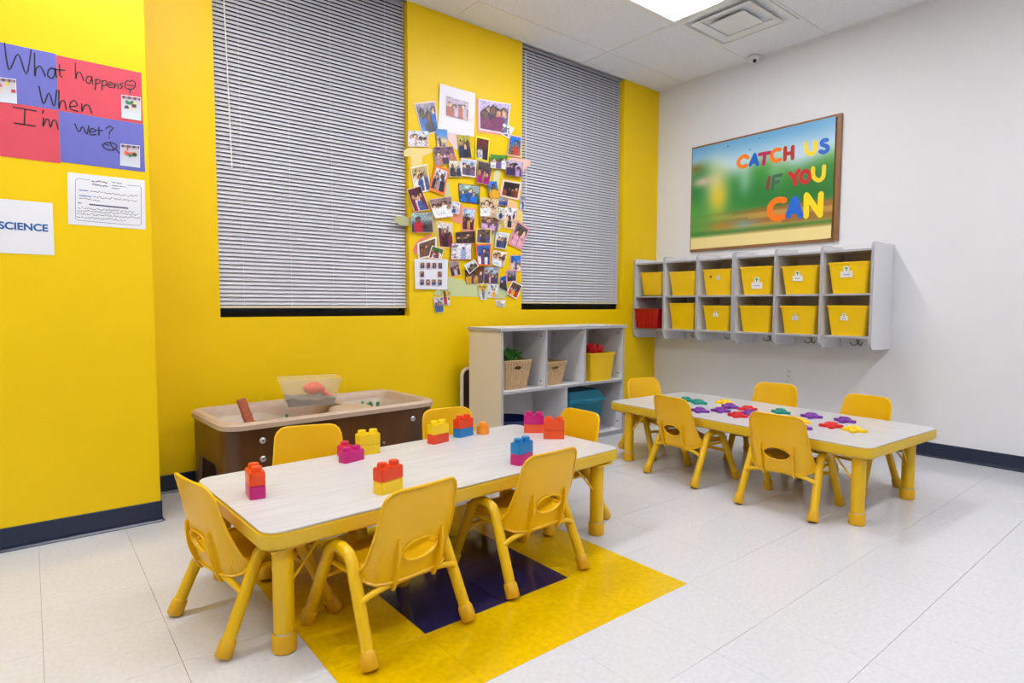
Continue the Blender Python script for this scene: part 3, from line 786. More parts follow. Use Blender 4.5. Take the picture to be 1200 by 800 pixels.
# yellow bin with red things
p = (2.485, 1.66, ms+.001)
def handled_tote(name, loc, dims, m, label, cat, rz=0, group=None, ribs=0):
    w0, d0, w1, d1, h = dims
    o = obj(name, tote(B(), w0, d0, w1, d1, h, rim=.007), m, None, True, loc); o.rotation_euler = (0, 0, rz); tag(o, label, cat, group); return o
YB = plain('bin_yellow', 240, 196, 8, .3); 
handled_tote('storage_bin', p, (.225, .20, .27, .235, .215), YB, 'yellow plastic bin full of red pieces, top right cubby of the shelf unit', 'storage bin')
rnd = random.Random(5); RB = plain('toy_red', 200, 20, 26, .4)
for k in range(7):
    bm = B(); x, y = rnd.uniform(-.075, .075), rnd.uniform(-.06, .06)
    s = rnd.uniform(.028, .04); bmesh.ops.create_icosphere(bm, subdivisions=2, radius=s)
    for v in bm.verts: v.co.z *= .8; v.co.x *= 1.25; v.co += .006*Vector((math.sin(v.co.y*160+k), math.cos(v.co.z*150), math.sin(v.co.x*170)))
    o = obj('red_toy', bm, RB, None, True, (p[0]+x, p[1]+y, p[2]+.205+rnd.uniform(0, .035))); o.rotation_euler = (rnd.random()*3, rnd.random(), rnd.random()*3)
    tag(o, 'lumpy red toy, one of those heaped in the yellow bin of the shelf unit', 'toy', 'red toys heaped in the yellow bin')
# teal tote with lid
t = thing('teal_tote', 'teal plastic tote with a sloping lid in the lower right bay', 'storage bin', (2.345, 1.715, .035), 0)
TB = plain('teal_plastic', 0, 112, 142, .35)
bm = B(); tote(bm, .33, .23, .375, .27, .255, rim=.004)
for s in (-1, 1):
    for f in (-.11, 0, .11): box(bm, f-.012, f+.012, s*.118-.016, s*.118+.016, .02, .235, .003)
obj('tote_body', bm, TB, t)
bm = B(); seq = []
for (W_, D_, z) in ((.40, .295, .238), (.405, .30, .242), (.405, .30, .262), (.385, .28, .272), (.335, .225, .325), (.30, .19, .327), (.29, .18, .318)):
    seq.append([bm.verts.new((x, y, z)) for x, y in rrect(W_, D_, .025, 4)])
for a, b in zip(seq, seq[1:]):
    for i in range(len(a)): bm.faces.new((a[i], a[(i+1) % len(a)], b[(i+1) % len(a)], b[i]))
bm.faces.new(seq[-1]); bm.faces.new(seq[0][::-1]); obj('lid', bm, TB, t)
bm = B(); box(bm, -.035, .035, -.158, -.148, .225, .262, .003); obj('latch', bm, TB, t)
# navy tub
t_ = obj('navy_tub', lathe(B(), [(.12, 0), (.15, .02), (.16, .16), (.168, .17), (.168, .178), (.155, .178), (.142, .03), (.0001, .03)], 36), plain('navy_plastic', 14, 34, 92, .35), None, True, (1.70, 1.722, .035))
tag(t_, 'dark blue round tub in the lower left cubby of the shelf unit', 'tub')
# folded panel leaning behind the shelf: rounded dark board with cream rim
t = thing('leaning_board', 'upright rounded dark board with a cream rim wedged behind the shelf unit', 'board', (1.572, 1.975, .0))
P = rrect(.19, .55, .05, 6)
bm = B(); prism(bm, [(x, -.012, .275+z) for x, z in P], (0, .024, 0)); obj('panel', bm, plain('dark_board', 60, 40, 38, .5), t)
bm = B(); tube(bm, [(x, 0, .275+z) for x, z in P], .014, 8, True); obj('rim', bm, M['cream'], t, True)

# ================================================================== WALL CUBBIES
CF, CB = 3.430, X0-.002            # front and back planes (x)
yR, yL = .035, 2.045; span = (yL-yR)/6
ztop, zbot, zt_b, zm, zl = 1.432, .712, 1.392, 1.093, .803
bins = {}
def cubby(y0_, y1_, label):
    cy = (y0_+y1_)/2; t = thing('wall_cubby', label, 'wall shelf', ((CF+CB)/2, cy, zbot), 0, 'three-bay wall cubbies with hooks'); cx = (CF+CB)/2
    def P(name, x0_, x1_, ya, yb_, z0_, z1_, m=None, bev=.001): bm = B(); box(bm, x0_-cx, x1_-cx, ya-cy, yb_-cy, z0_-zbot, z1_-zbot, bev); return obj(name, bm, m or M['shelf'], t)
    th = .016
    for k in range(4):
        y = y0_+(y1_-y0_)*k/3; ya = y if k == 0 else (y-th if k == 3 else y-th/2)
        # rounded side panel with grey edging along its front
        W_, H_ = CB-CF, ztop-zbot; r = .045; pr = []
        for a in range(0, 7): pr.append((CF+r-r*math.cos(a*PI/12), zbot+r-r*math.sin(a*PI/12)))
        pr += [(CB, zbot-.004), (CB, ztop)]
        for a in range(6, -1, -1): pr.append((CF+r*.6-r*.6*math.cos(a*PI/12), ztop-r*.6+r*.6*math.sin(a*PI/12)))
        bm = B(); prism(bm, [(x-cx, ya-cy, z-zbot) for x, z in pr], (0, th, 0)); sp = obj('side_panel', bm, M['shelf'], t)
        fr = [q_ for q_ in pr if q_[0] < CB-.001]; fr = fr[7:]+fr[:7]
        bm = B(); seq = []
        for x, z in [(CF+.09, zbot-.001)]+pr[:7][::-1]+pr[9:][::-1]+[(CF+.09, ztop)]:
            pass
        path = [(CF+.12, zbot-.0015)]+[(CF+r-r*math.cos(a*PI/12), zbot+r-r*math.sin(a*PI/12)) for a in range(6, -1, -1)]+[(CF+r*.6-r*.6*math.cos(a*PI/12), ztop-r*.6+r*.6*math.sin(a*PI/12)) for a in range(0, 7)]+[(CF+.12, ztop)]
        prev = None
        for x, z in path:
            vx = (x-cx-.0025, z-zbot)
            cur = [bm.verts.new((vx[0], ya-cy-.0006, vx[1])), bm.verts.new((vx[0], ya-cy+th+.0006, vx[1]))]
            if prev: bm.faces.new((prev[0], prev[1], cur[1], cur[0]))
            prev = cur
        solid(bm, -.0022); obj('edge_band', bm, M['edge'], t)
    for k in range(3):
        ya, yb_ = y0_+(y1_-y0_)*k/3+th/2+.0005, y0_+(y1_-y0_)*(k+1)/3-th/2-.0005
        if k == 0: ya += th/2
        if k == 2: yb_ -= th/2
        for nm, z in (('top_board', zt_b), ('middle_board', zm), ('bottom_board', zl)):
            P(nm, CF+.012, CB-.008, ya, yb_, z-.014, z); P('edge_band', CF+.008, CF+.0115, ya, yb_, z-.014, z, M['edge'])
        P('back_panel', CB-.006, CB, ya, yb_, zl+.001, zt_b-.015)
        P('back_rail', CB-.014, CB, ya, yb_, zt_b+.001, ztop+.016)
        # hook rail with an arched lower edge
        bm = B(); pts = [(ya, zl-.015), (yb_, zl-.015), (yb_, zbot)]+[(yb_+(ya-yb_)*f, zbot+.014*math.sin(PI*f)) for f in [i_/10 for i_ in range(1, 10)]]+[(ya, zbot)]
        prism(bm, [(CB-.014-cx, y-cy, z-zbot) for y, z in pts], (.014, 0, 0)); obj('hook_rail', bm, M['shelf'], t)
        yc = (ya+yb_)/2+.03; zc = .742; hx = CB-.014-cx
        bm = B(); box(bm, hx-.003, hx, yc-cy-.007, yc-cy+.007, zc-zbot-.008, zc-zbot+.022, .001)
        for s in (-1, 1): tube(bm, smooth_path([(hx-.003, yc-cy, zc-zbot), (hx-.014, yc-cy+s*.014, zc-zbot-.016), (hx-.030, yc-cy+s*.032, zc-zbot-.014), (hx-.036, yc-cy+s*.041, zc-zbot+.006)], 4), .0040, 7)
        tube(bm, smooth_path([(hx-.003, yc-cy, zc-zbot+.014), (hx-.02, yc-cy, zc-zbot+.014), (hx-.032, yc-cy, zc-zbot+.026)], 4), .0040, 7)
        obj('coat_hook', bm, M['tee'], t, True)
    return t
cubby(yR, yR+3*span-.001, 'right three-bay white wall cubby with tagged yellow bins and hooks')
cubby(yR+3*span+.001, yL, 'left three-bay white wall cubby in the corner, holding the red bin')
# bins
def cub_bin(col, row, w_, h_, label, tagk=None, off=0, dz=0, rot=0):
    y = yL-(col+.5)*span+off; z = (zm if row == 0 else zl)+.001+dz
    t = obj('cubby_bin', tote(B(), .25, w_*.82, .29, w_, h_, rim=.005, r=.018), YB, None, True, (CF+.165, y, z)); t.rotation_euler = (0, 0, rot)
    tag(t, label, 'storage bin', 'yellow bins in the wall cubbies')
    if tagk:
        bw, bh, zy, yy = tagk; bm = B(); x = lambda z_: -.125-.02*(z_/h_)-.004
        def pl(y0_, y1_, z0_, z1_, d): 
            return [(x(z0_)-d, y0_, z0_), (x(z0_)-d, y1_, z0_), (x(z1_)-d, y1_, z1_), (x(z1_)-d, y0_, z1_)]
        prism(bm, pl(yy-bw/2, yy+bw/2, zy, zy+bh, .001), (.0008, 0, 0)); prism(bm, pl(yy-bw*.24, yy+bw*.24, zy+bh, zy+bh+bw*.42, .001), (.0008, 0, 0))
        tg = obj('name_tag', bm, M['paper'], t)
        bm = B(); ribbon(bm, [(x(zy+bh*.45)-.0012, yy-bw*.24+bw*.48*f/8, zy+bh*(.45+.06*math.sin(f*2.6))) for f in range(9)], .0035, (-1, 0, 0)); obj('lettering', bm, M['ink'], tg)
        bm = B(); z_ = zy+bh+bw*.12
        ribbon(bm, [(x(z_)-.0014, yy+.001, z_-.006), (x(z_)-.0014, yy-.001, z_+bw*.16)], bw*.09, (-1, 0, 0)); ribbon(bm, [(x(z_+bw*.14)-.0016, yy-bw*.10, z_+bw*.13), (x(z_+bw*.14)-.0016, yy+bw*.10, z_+bw*.17)], bw*.11, (-1, 0, 0))
        obj('plant_emblem', bm, plain('emblem_green', 84, 140, 50, .6), tg)
    return t
cub_bin(0, 0, .235, .205, 'untagged yellow bin in the top row nearest the room corner, above the red bin', None, -.01, .006)
cub_bin(1, 0, .265, .205, 'untagged yellow bin in the top row, second from the corner')
cub_bin(2, 0, .265, .210, 'yellow bin in the top row with a small tag and a round dark sticker', (.034, .022, .125, -.015))
cub_bin(3, 0, .262, .215, 'yellow bin in the top row with the largest white tag, first of the right cubby', (.088, .050, .045, -.01))
cub_bin(4, 0, .262, .205, 'yellow bin in the top row with a medium white tag, second from the right end', (.072, .040, .095, .01))
cub_bin(5, 0, .262, .215, 'yellow bin at the right end of the top row with a wide white tag', (.078, .042, .110, .01))
cub_bin(1, 1, .255, .225, 'untagged yellow bin in the bottom row beside the red bin')
cub_bin(2, 1, .245, .205, 'yellow bin in the bottom row with a small tag, third from the corner', (.044, .026, .115, .0))
cub_bin(3, 1, .262, .205, 'untagged yellow bin in the bottom row, first of the right cubby')
cub_bin(4, 1, .262, .205, 'yellow bin in the bottom row with a small tag, second from the right end', (.046, .026, .10, .02))
cub_bin(5, 1, .262, .208, 'yellow bin at the right end of the bottom row with a small tag', (.050, .028, .105, .015))
o = [x for x in COL.objects if x.get('label', '').endswith('round dark sticker')][0]
bm = B(); lathe(bm, [(.010, 0), (.010, .001)], 16)
for v in bm.verts: v.co = Vector((-.125-.02*.7-.0045-v.co.z, .052+v.co.x, .150+v.co.y))
obj('sticker', bm, plain('dark_sticker', 110, 60, 50, .5), o)
# red ribbed bin sticking out of the lower corner bay
bm = B(); tote(bm, .26, .225, .275, .265, .175, rim=.004)
for k in range(-3, 4): box(bm, -.141, -.130, k*.033-.004, k*.033+.004, .008, .155, .001)
o = obj('red_bin', bm, plain('bin_red', 172, 8, 14, .35), None, False, (CF+.105, yL-.5*span+.004, zl+.001)); tag(o, 'red ribbed plastic bin sticking out of the lowest bay in the corner', 'storage bin')
bm = B(); box(bm, -.14, .14, -.11, .11, 0, .005, .001); o = obj('green_folder', bm, plain('green_card', 24, 84, 56, .5), None, False, (CF+.15, yL-.5*span-.01, zm+.001)); tag(o, 'thin dark green folder lying under the corner yellow bin', 'folder')

# ================================================================== PIN BOARD + POSTER
by0, by1, bz0, bz1 = .402, 1.668, 1.488, 2.412; bx = X0
t = thing('notice_board', 'brown wood framed pin board above the wall cubbies', 'pin board', (bx, (by0+by1)/2, bz0))
cyb = (by0+by1)/2
def nb(name, x0_, x1_, ya, yb_, z0_, z1_, m): bm = B(); box(bm, x0_-bx, x1_-bx, ya-cyb, yb_-cyb, z0_-bz0, z1_-bz0, .001); obj(name, bm, m, t)
fw = .026
nb('frame_rail', bx-.024, bx-.001, by0, by1, bz1-fw*.8, bz1, M['cork_frame']); nb('frame_rail', bx-.024, bx-.001, by0, by1, bz0, bz0+fw*.8, M['cork_frame'])
nb('frame_stile', bx-.024, bx-.001, by0, by0+fw*1.15, bz0+fw*.8, bz1-fw*.8, M['cork_frame']); nb('frame_stile', bx-.024, bx-.001, by1-fw*.5, by1, bz0+fw*.8, bz1-fw*.8, M['cork_frame'])
nb('cork_sheet', bx-.014, bx-.001, by0+fw, by1-fw*.4, bz0+fw*.8, bz1-fw*.8, M['cork'])
xp = bx-.0265
def pp_(u, v): q_ = onx(800+u/4.705, 130+v/4.705, xp-.001); return Vector((xp-.001, q_.y, q_.z))
def lerp3(a, b, f): return tuple(a[i]+(b[i]-a[i])*f for i in range(3))
def poster_col(u, v):
    """u 0..1 left to right, v 0..1 bottom to top: blurred outdoor backdrop"""
    sky = lerp3((196, 222, 236), (110, 175, 220), sm(.75, 1, v)); grn = lerp3((40, 128, 58), (98, 172, 70), .5+.5*math.sin(7*v+3*u))
    n_ = .5+.5*math.sin(u*9+math.sin(v*23)*1.1); edge = .78-.10*u+.05*math.sin(u*14)
    c = lerp3(grn, sky, sm(edge-.12, edge+.10, v))
    c = lerp3(c, (34, 104, 52), .5*sm(.62, .9, u)*sm(.3, .42, v)*(1-sm(.55, .75, v)))
    c = lerp3(c, (246, 240, 190), .75*math.exp(-((u-.20)/.09)**2-((v-.62)/.22)**2)); c = lerp3(c, (244, 206, 40), .8*math.exp(-((u-.22)/.07)**2-((v-.48)/.16)**2))
    c = lerp3(c, (120, 98, 22), .75*math.exp(-((u-.03)/.07)**2-((v-.80)/.05)**2)); c = lerp3(c, (238, 200, 190), .8*math.exp(-((u-.09)/.09)**2-((v-.66)/.05)**2))
    c = lerp3(c, (206, 232, 226), .5*math.exp(-((u-.42)/.05)**2-((v-.62)/.14)**2)+.3*math.exp(-((u-.63)/.05)**2-((v-.66)/.14)**2))
    if v < .36:
        k = sm(.36, .30, v); band = (160, 112, 54) if math.sin(v*60+u*2) > -.2 else (196, 150, 70); band = lerp3(band, (70, 128, 52), sm(.30, .0, u)*.8); c = lerp3(c, band, k*(.35+.65*sm(.1, .6, u)))
    c = lerp3(c, (58, 130, 60), .8*math.exp(-((v-.145)/.022)**2))
    c = lerp3(c, (240, 220, 150), sm(.125, .105, v)); 
    c = lerp3(c, (120, 176, 214), .55*math.exp(-((u-.42)/.10)**2-((v-.20)/.035)**2)) if v > .13 else c
    c = lerp3(c, (214, 120, 40), .55*math.exp(-((u-.25)/.10)**2-((v-.20)/.04)**2)) if v > .13 else c
    return c
def grid_print(name, fn, pos, nu, nv, m, parent, boost=1.0):
    me = bpy.data.meshes.new(name); V = []; Fc = []; Cc = []
    for j in range(nv+1):
        for i in range(nu+1): V.append(pos(i/nu, j/nv)); c = fn(i/nu, j/nv); Cc.append((*rgb(*[max(0, min(255, x)) for x in c]), 1))
    for j in range(nv):
        for i in range(nu): a = j*(nu+1)+i; Fc.append((a, a+1, a+nu+2, a+nu+1))
    me.from_pydata([tuple(v) for v in V], [], Fc); at_ = me.color_attributes.new('Col', 'FLOAT_COLOR', 'POINT')
    for i, c in enumerate(Cc): at_.data[i].color = c
    me.materials.append(m); o = bpy.data.objects.new(name, me); COL.objects.link(o)
    if parent: o.parent = parent
    return o
py0, py1, pz0, pz1 = by0+.040, by1-.010, bz0+.022, bz1-.016
def ppos(u, v):
    y = py1+(py0-py1)*u; z = pz0+(pz1-pz0)*v; curl = .016*max(0, (u-.93)/.07)**2*max(0, 1-v*3)
    return (xp-.0002-curl, y, z)
po = grid_print('poster', poster_col, ppos, 90, 60, M['poster'], None)
tag(po, 'outdoor scene poster reading CATCH US IF YOU CAN in cut-out letters', 'poster')
LET = [((255,130,20), 3.9, [[(360,258),(338,248),(313,268),(308,292),(325,308),(352,300)]], 'letter C'),
 ((20,100,205), 3.7, [[(373,298),(397,240)],[(397,240),(413,296)],[(382,281),(408,279)]], 0), ((190,40,90), 3.7, [[(422,240),(484,229)],[(454,236),(446,294)]], 0),
 ((248,120,24), 3.9, [[(538,212),(512,214),(492,236),(495,262),(513,276),(538,268)]], 0), ((186,44,40), 3.7, [[(566,202),(564,268)],[(607,196),(606,262)],[(566,236),(606,231)]], 0),
 ((250,220,30), 3.7, [[(680,178),(685,222),(705,238),(728,222),(731,170)]], 0), ((20,100,205), 3.7, [[(797,160),(772,164),(768,184),(795,195),(799,214),(778,228),(758,222)]], 0),
 ((128,62,48), 3.4, [[(478,366),(466,430)]], 0), ((60,104,84), 3.4, [[(501,362),(497,432)],[(501,362),(545,352)],[(499,396),(530,389)]], 0),
 ((200,34,44), 3.8, [[(592,342),(616,372)],[(616,372),(640,326)],[(616,372),(622,404)]], 0), ((200,34,44), 3.8, [[(675,328),(655,348),(652,378),(672,394),(695,378),(699,346),(675,328)]], 0),
 ((250,214,24), 3.8, [[(719,314),(722,362),(750,382),(775,362),(780,304)]], 0), ((252,122,10), 6.0, [[(562,492),(520,492),(486,520),(483,562),(510,590),(560,582)]], 0),
 ((20,104,214), 5.6, [[(580,580),(618,482)],[(618,482),(652,580)],[(594,552),(643,549)]], 0), ((252,222,20), 5.2, [[(681,580),(683,462)],[(684,464),(758,572)],[(758,574),(763,456)]], 0)]
for col, wd, strokes, _ in LET:
    bm = B()
    for k, st in enumerate(strokes):
        P = [pp_(*q_) for q_ in st]; P = [Vector((xp-.0012-.0003*k, q_.y, q_.z)) for q_ in P]
        if len(st) > 4: P = smooth_path(P, 4)
        sc = wd/700.4*4.6*1.25
        ribbon(bm, P, sc, (-1, 0, 0), .0)
    bmesh.ops.recalc_face_normals(bm, faces=bm.faces[:])
    obj('letter', bm, plain('letter_%d_%d_%d' % col, *col, .4), po)
for (u, v) in ((425, 150), (372, 212), (848, 68), (250, 195)):
    q_ = pp_(u, v); bm = B(); lathe(bm, [(.006, 0), (.006, .003), (.003, .008)], 10)
    for w_ in bm.verts: w_.co = Vector((q_.x-w_.co.z, q_.y+w_.co.x, q_.z+w_.co.y))
    obj('push_pin', bm, plain('pin_blue', 60, 110, 170, .4), po, True)

# ================================================================== PILLAR PAPERS
yw = YP-.0012
def wp(u, v, d=0.0): q_ = ony(u, v, YP); return Vector((q_.x, YP-.0015-d, q_.z))
t = thing('question_banner', 'purple and red four-panel paper banner with handwritten question What happens When I\'m Wet?', 'banner', (-.80, YP-.001, 1.59))
def sheet(name, x0_, x1_, z0_, z1_, m, parent, d=.0, org=(0, 0, 0)):
    bm = B(); box(bm, x0_-org[0], x1_-org[0], YP-.0016-d-org[1], YP-.0008-d-org[1], z0_-org[2], z1_-org[2]); return obj(name, bm, m, parent)
og = (-.80, YP-.001, 1.59)
PU, RE = plain('purple_paper', 104, 106, 186, .7, var=.06, scale=8), plain('coral_paper', 214, 72, 88, .7, var=.06, scale=8)
sheet('paper_panel', -1.12, -.7865, 1.805, 2.032, PU, t, 0, og); sheet('paper_panel', -.786, -.486, 1.805, 2.028, RE, t, 0, og)
sheet('paper_panel', -1.12, -.7865, 1.590, 1.8045, RE, t, 0, og); sheet('paper_panel', -.786, -.484, 1.596, 1.8045, PU, t, 0, og)
HW = [[(25,50),(50,198),(100,110),(145,222),(172,88)],[(190,105),(193,232),(200,190),(225,180),(250,232)],[(305,192),(275,190),(262,225),(285,245),(303,222),(304,190),(312,240)],[(328,168),(330,225),(342,240)],[(300,195),(358,200)],
 [(415,160),(418,248),(426,215),(445,215),(462,258)],[(505,235),(482,235),(475,262),(492,272),(504,250),(506,235),(512,278)],[(528,250),(525,308)],[(528,256),(545,250),(550,268),(528,276)],[(562,255),(562,310)],[(562,262),(585,258),(587,280),(565,285)],
 [(598,282),(618,278),(612,265),(598,272),(600,292),(622,295)],[(630,270),(630,300),(636,280),(648,278),(653,300)],[(677,270),(660,278),(675,290),(662,302)],
 [(690,270),(700,258),(715,262),(728,255),(745,270),(742,292),(728,305),(715,303),(695,300),(688,285),(690,270)],[(702,280),(735,286)],[(715,303),(718,328)],
 [(215,288),(240,385),(270,325),(298,400),(312,310)],[(325,310),(325,410),(335,375),(355,370),(365,415)],[(385,400),(425,395),(412,368),(390,378),(388,412),(430,426)],[(450,385),(452,430),(465,395),(490,395),(505,435)],
 [(72,402),(200,425)],[(138,415),(135,500)],[(78,490),(195,508)],[(240,420),(235,438)],[(240,462),(238,510),(252,475),(268,472),(278,515),(290,480),(308,478),(320,525)],
 [(412,495),(435,540),(455,510),(478,552),(490,505)],[(498,540),(525,535),(512,520),(495,530),(500,555),(530,552)],[(545,512),(545,558)],[(528,530),(565,532)],[(585,520),(605,508),(622,520),(605,540),(602,555)],[(601,568),(603,573)],
 [(565,612),(590,598),(625,602),(645,620),(618,640),(580,632),(565,612)],[(582,610),(600,614)],[(608,603),(630,640)],[(640,635),(657,657)]]
for g in ([0], [1], [2], [3, 4], [5], [6], [7, 8], [9, 10], [11], [12], [13], [14, 15, 16], [17], [18], [19], [20], [21, 22, 23], [24], [25], [26], [27], [28, 29], [30], [31], [32, 33, 34], [35]):
    bm = B()
    for k in g:
        P = [wp(u/4.706, 40+v/4.706, .0015)-Vector(og) for u, v in HW[k]]
        if len(P) > 3: P = smooth_path(P, 4)
        ribbon(bm, P, .0048 if (k < 5 or 17 <= k <= 25) else .0042, (0, -1, 0), 0)
    obj('ink_doodle' if g[0] in (14, 32) else 'handwritten_letter', bm, M['ink'], t)

# ---- painted print generator for the small photographs
SK = [(232, 190, 160), (198, 140, 108), (120, 78, 58), (224, 172, 140), (92, 60, 46)]
def photo_fn(seed, top, bot, people, cloth, zoomf=1.0):
    rn = random.Random(seed); ppl = []; people = people+(1 if people > 1 else 0)
    for k in range(people):
        ppl.append(((k+.5+rn.uniform(-.3, .3))/people*.84+.08, rn.uniform(.42, .72), rn.uniform(.6, 1.0)*zoomf*min(.15, .26/people**.6), rn.choice(SK), cloth[k % len(cloth)], rn.choice([(30, 22, 20), (70, 44, 30), (24, 20, 24)])))
    ppl.sort(key=lambda q: -q[1])
    blobs = [(rn.random(), rn.random(), rn.uniform(.05, .16), (lambda b_: (b_*rn.uniform(.9, 1.1), b_, b_*rn.uniform(.88, 1.12)))(rn.uniform(.4, 1.25))) for _ in range(16)]
    def fn(u, v):
        h = math.sin(u*37.1+seed)*math.cos(v*29.7+seed*1.7); c = lerp3(bot, top, sm(.3, .75, v)); hit = False
        for (x, y, r, sk, cl, hr) in ppl:
            if v < y-r*.6 and abs(u-x) < r*1.7*min(1, (y-v)/r*.8): c = cl; hit = True
            if ((u-x)/(r*1.05))**2+((v-y-r*.3)/(r*1.2))**2 < 1: c = hr; hit = True
            if ((u-x)/(r*.75))**2+((v-y)/(r*.9))**2 < 1: c = sk; hit = True
        for (x, y, r, k) in blobs:
            if ((u-x)/r)**2+((v-y)/(r*.7))**2 < 1: c = tuple(c[i]*((k[i]-1)*(.35 if hit else .8)+1) for i in range(3))
        g = 1+.12*h+rn.uniform(-.16, .16); return tuple(q*g for q in c)
    return fn
def quad_pos(P, yl, inset=0.0, org=Vector()):
    c = sum(P, Vector())/4; Q = [p.lerp(c, inset) if inset else p for p in P]
    def f(u, v):
        a = Q[3].lerp(Q[2], u); b = Q[0].lerp(Q[1], u); p = a.lerp(b, v)
        return Vector((p.x, yl, p.z))-org
    return f
CREAM_, WHITE_ = (244, 238, 222), (240, 240, 246)
def px_in(P, x, z):
    s = 0
    for i in range(4):
        a, b = P[i], P[(i+1) % 4]; cr_ = (b.x-a.x)*(z-a.z)-(b.z-a.z)*(x-a.x); s += 1 if cr_ > 0 else -1
    return abs(s) == 4
_lay = []
def layer_of(P):
    xs_ = [p.x for p in P]; zs_ = [p.z for p in P]; bb = (min(xs_), max(xs_), min(zs_), max(zs_)); L_ = 0
    for b2, l2 in _lay:
        if bb[0] < b2[1]-.004 and bb[1] > b2[0]+.004 and bb[2] < b2[3]-.004 and bb[3] > b2[2]+.004: L_ = max(L_, l2+1)
    _lay.append((bb, L_)); return L_
def photo(quad, label, border, pr, y_wall=Y0, ins=.16, group='photographs pinned between the two windows', name='photograph', cat='photo', curl=1):
    P = [Vector((ony(u, v, y_wall).x, y_wall, ony(u, v, y_wall).z)) for u, v in quad]; L_ = layer_of(P)
    yl = y_wall-.0025-.0022*L_; c = sum(P, Vector())/4; org = Vector((c.x, yl, c.z))
    # card with slightly lifted corners
    bm = B(); n = 6; pos = quad_pos(P, yl); G = []
    rn = random.Random(len(_lay)); lift = [rn.uniform(.0, .006)*curl for _ in range(4)]
    def lf(u, v): return lift[0]*(1-u)**3*v**3+lift[1]*u**3*v**3+lift[2]*u**3*(1-v)**3+lift[3]*(1-u)**3*(1-v)**3
    for j in range(n+1): G.append([bm.verts.new(pos(i/n, j/n)-Vector((0, lf(i/n, j/n), 0))-org) for i in range(n+1)])
    for j in range(n):
        for i in range(n): bm.faces.new((G[j][i], G[j][i+1], G[j+1][i+1], G[j+1][i]))
    solid(bm, -.0007)
    o = obj(name, bm, plain('card_%d_%d_%d' % border, *border, .5), None, False, org); tag(o, label, cat, group)
    if pr:
        Pi = quad_pos(P, yl, ins); q2 = lambda u, v: Pi(u, v)-Vector((0, .0016+lf(u, v), 0))-org
        grid_print('print', pr, q2, 20, 20, M['print'], o)
    return o
def A_(pts): return [(460+u/5.333, 80+v/5.333) for u, v in pts]
def B_(pts): return [(460+u/5.333, 220+v/5.333) for u, v in pts]
def ph(conv, pts, label, border=WHITE_, top=(170, 170, 180), bot=(90, 80, 90), n=2, cl=((60, 60, 90),), ins=.12, zf=1.0):
    return photo(conv(pts), label, border, photo_fn(hash_(label), top, bot, n, cl, zf), ins=ins)
def hash_(s): return sum(ord(c)*(i+1) for i, c in enumerate(s)) % 997
def leaf(conv, pts, col, label):
    P = [Vector((ony(u, v, Y0).x, Y0, ony(u, v, Y0).z)) for u, v in conv(pts)]; L_ = layer_of(P); yl = Y0-.0022-.0022*L_
    c = sum(P, Vector())/len(P); bm = B(); n = len(P); pts2 = []
    PP = P+[P[0]]; sp = smooth_path([P[-1]]+PP+[P[1]], 4)[4:-5]
    prism(bm, [Vector((p.x-c.x, 0, p.z-c.z)) for p in sp], (0, -.0007, 0))
    o = obj('paper_leaf', bm, plain('leafpaper_%d_%d_%d' % col, *col, .7), None, False, (c.x, yl, c.z)); tag(o, label, 'paper cutout', 'paper leaf cutouts behind the photographs'); return o
# green sheet and leaf cutouts first (lowest layer)
leaf(B_, [(340,560),(420,575),(520,600),(705,605),(702,688),(500,680),(275,672),(272,640)], (196, 206, 150), 'long pale green paper strip along the bottom of the photo cluster')
leaf(A_, [(68,520),(100,497),(160,500),(240,502),(248,525),(190,552),(180,600),(120,612),(112,556),(76,550)], (240, 214, 140), 'cream yellow leaf cutout under the three-children photo')
leaf(B_, [(5,185),(45,177),(85,182),(112,196),(108,232),(52,236),(22,212)], (178, 180, 136), 'grey green leaf cutout reaching over the left blind')
leaf(A_, [(735,560),(800,566),(856,580),(862,600),(830,625),(815,650),(790,640),(740,600)], (248, 196, 186), 'pink leaf cutout reaching over the right blind')
leaf(A_, [(335,400),(400,398),(408,440),(405,510),(370,480),(345,440)], (236, 206, 206), 'pale pink leaf cutout below the big white page')
leaf(A_, [(640,640),(672,640),(668,700),(655,750),(620,740),(628,690)], (214, 210, 160), 'pale green leaf cutout right of the woman in purple')
leaf(B_, [(375,165),(405,110),(432,112),(428,215),(395,218),(370,205)], (240, 150, 120), 'salmon leaf cutout in the middle of the cluster')
leaf(B_, [(130,378),(160,330),(230,290),(240,300),(170,350),(150,410),(132,408)], (226, 128, 120), 'rose leaf cutout behind the two-window frame')
leaf(B_, [(772,140),(808,140),(812,200),(806,240),(778,210)], (236, 206, 120), 'mustard paper strip beside the right blind')
leaf(B_, [(640,120),(690,130),(680,240),(640,290),(612,380),(600,330),(640,240)], (206, 208, 158), 'tall pale green leaf cutout right of the cream sports photo')
leaf(A_, [(320,690),(345,700),(360,800),(325,800)], (206, 208, 158), 'narrow pale green leaf cutout under the orange frame')
leaf(B_, [(260,200),(280,205),(285,330),(262,300)], (214, 196, 110), 'olive paper strip left of the tall yellow frame')
leaf(B_, [(715,78),(765,86),(775,125),(712,120)], (240, 196, 140), 'tan paper piece under the black trio card')
ph(A_, [(132,218),(265,203),(287,400),(185,425)], 'photo of two adults, one in a bright blue jumper, top left of the cluster', (236, 214, 204), (150, 140, 160), (90, 90, 110), 2, ((20, 100, 190), (60, 60, 74)), .1, 1.3)
W_ = photo(A_([(292,97),(515,158),(505,430),(283,395)]), 'big white page with a faded family picture, topmost of the cluster', (232, 228, 240), None)
ow = Vector(W_.location); Pq = [ony(u, v, Y0) for u, v in A_([(332,175),(470,215),(468,330),(332,295)])]; Pq = [Vector((p.x, ow.y, p.z)) for p in Pq]; qp = quad_pos(Pq, ow.y)
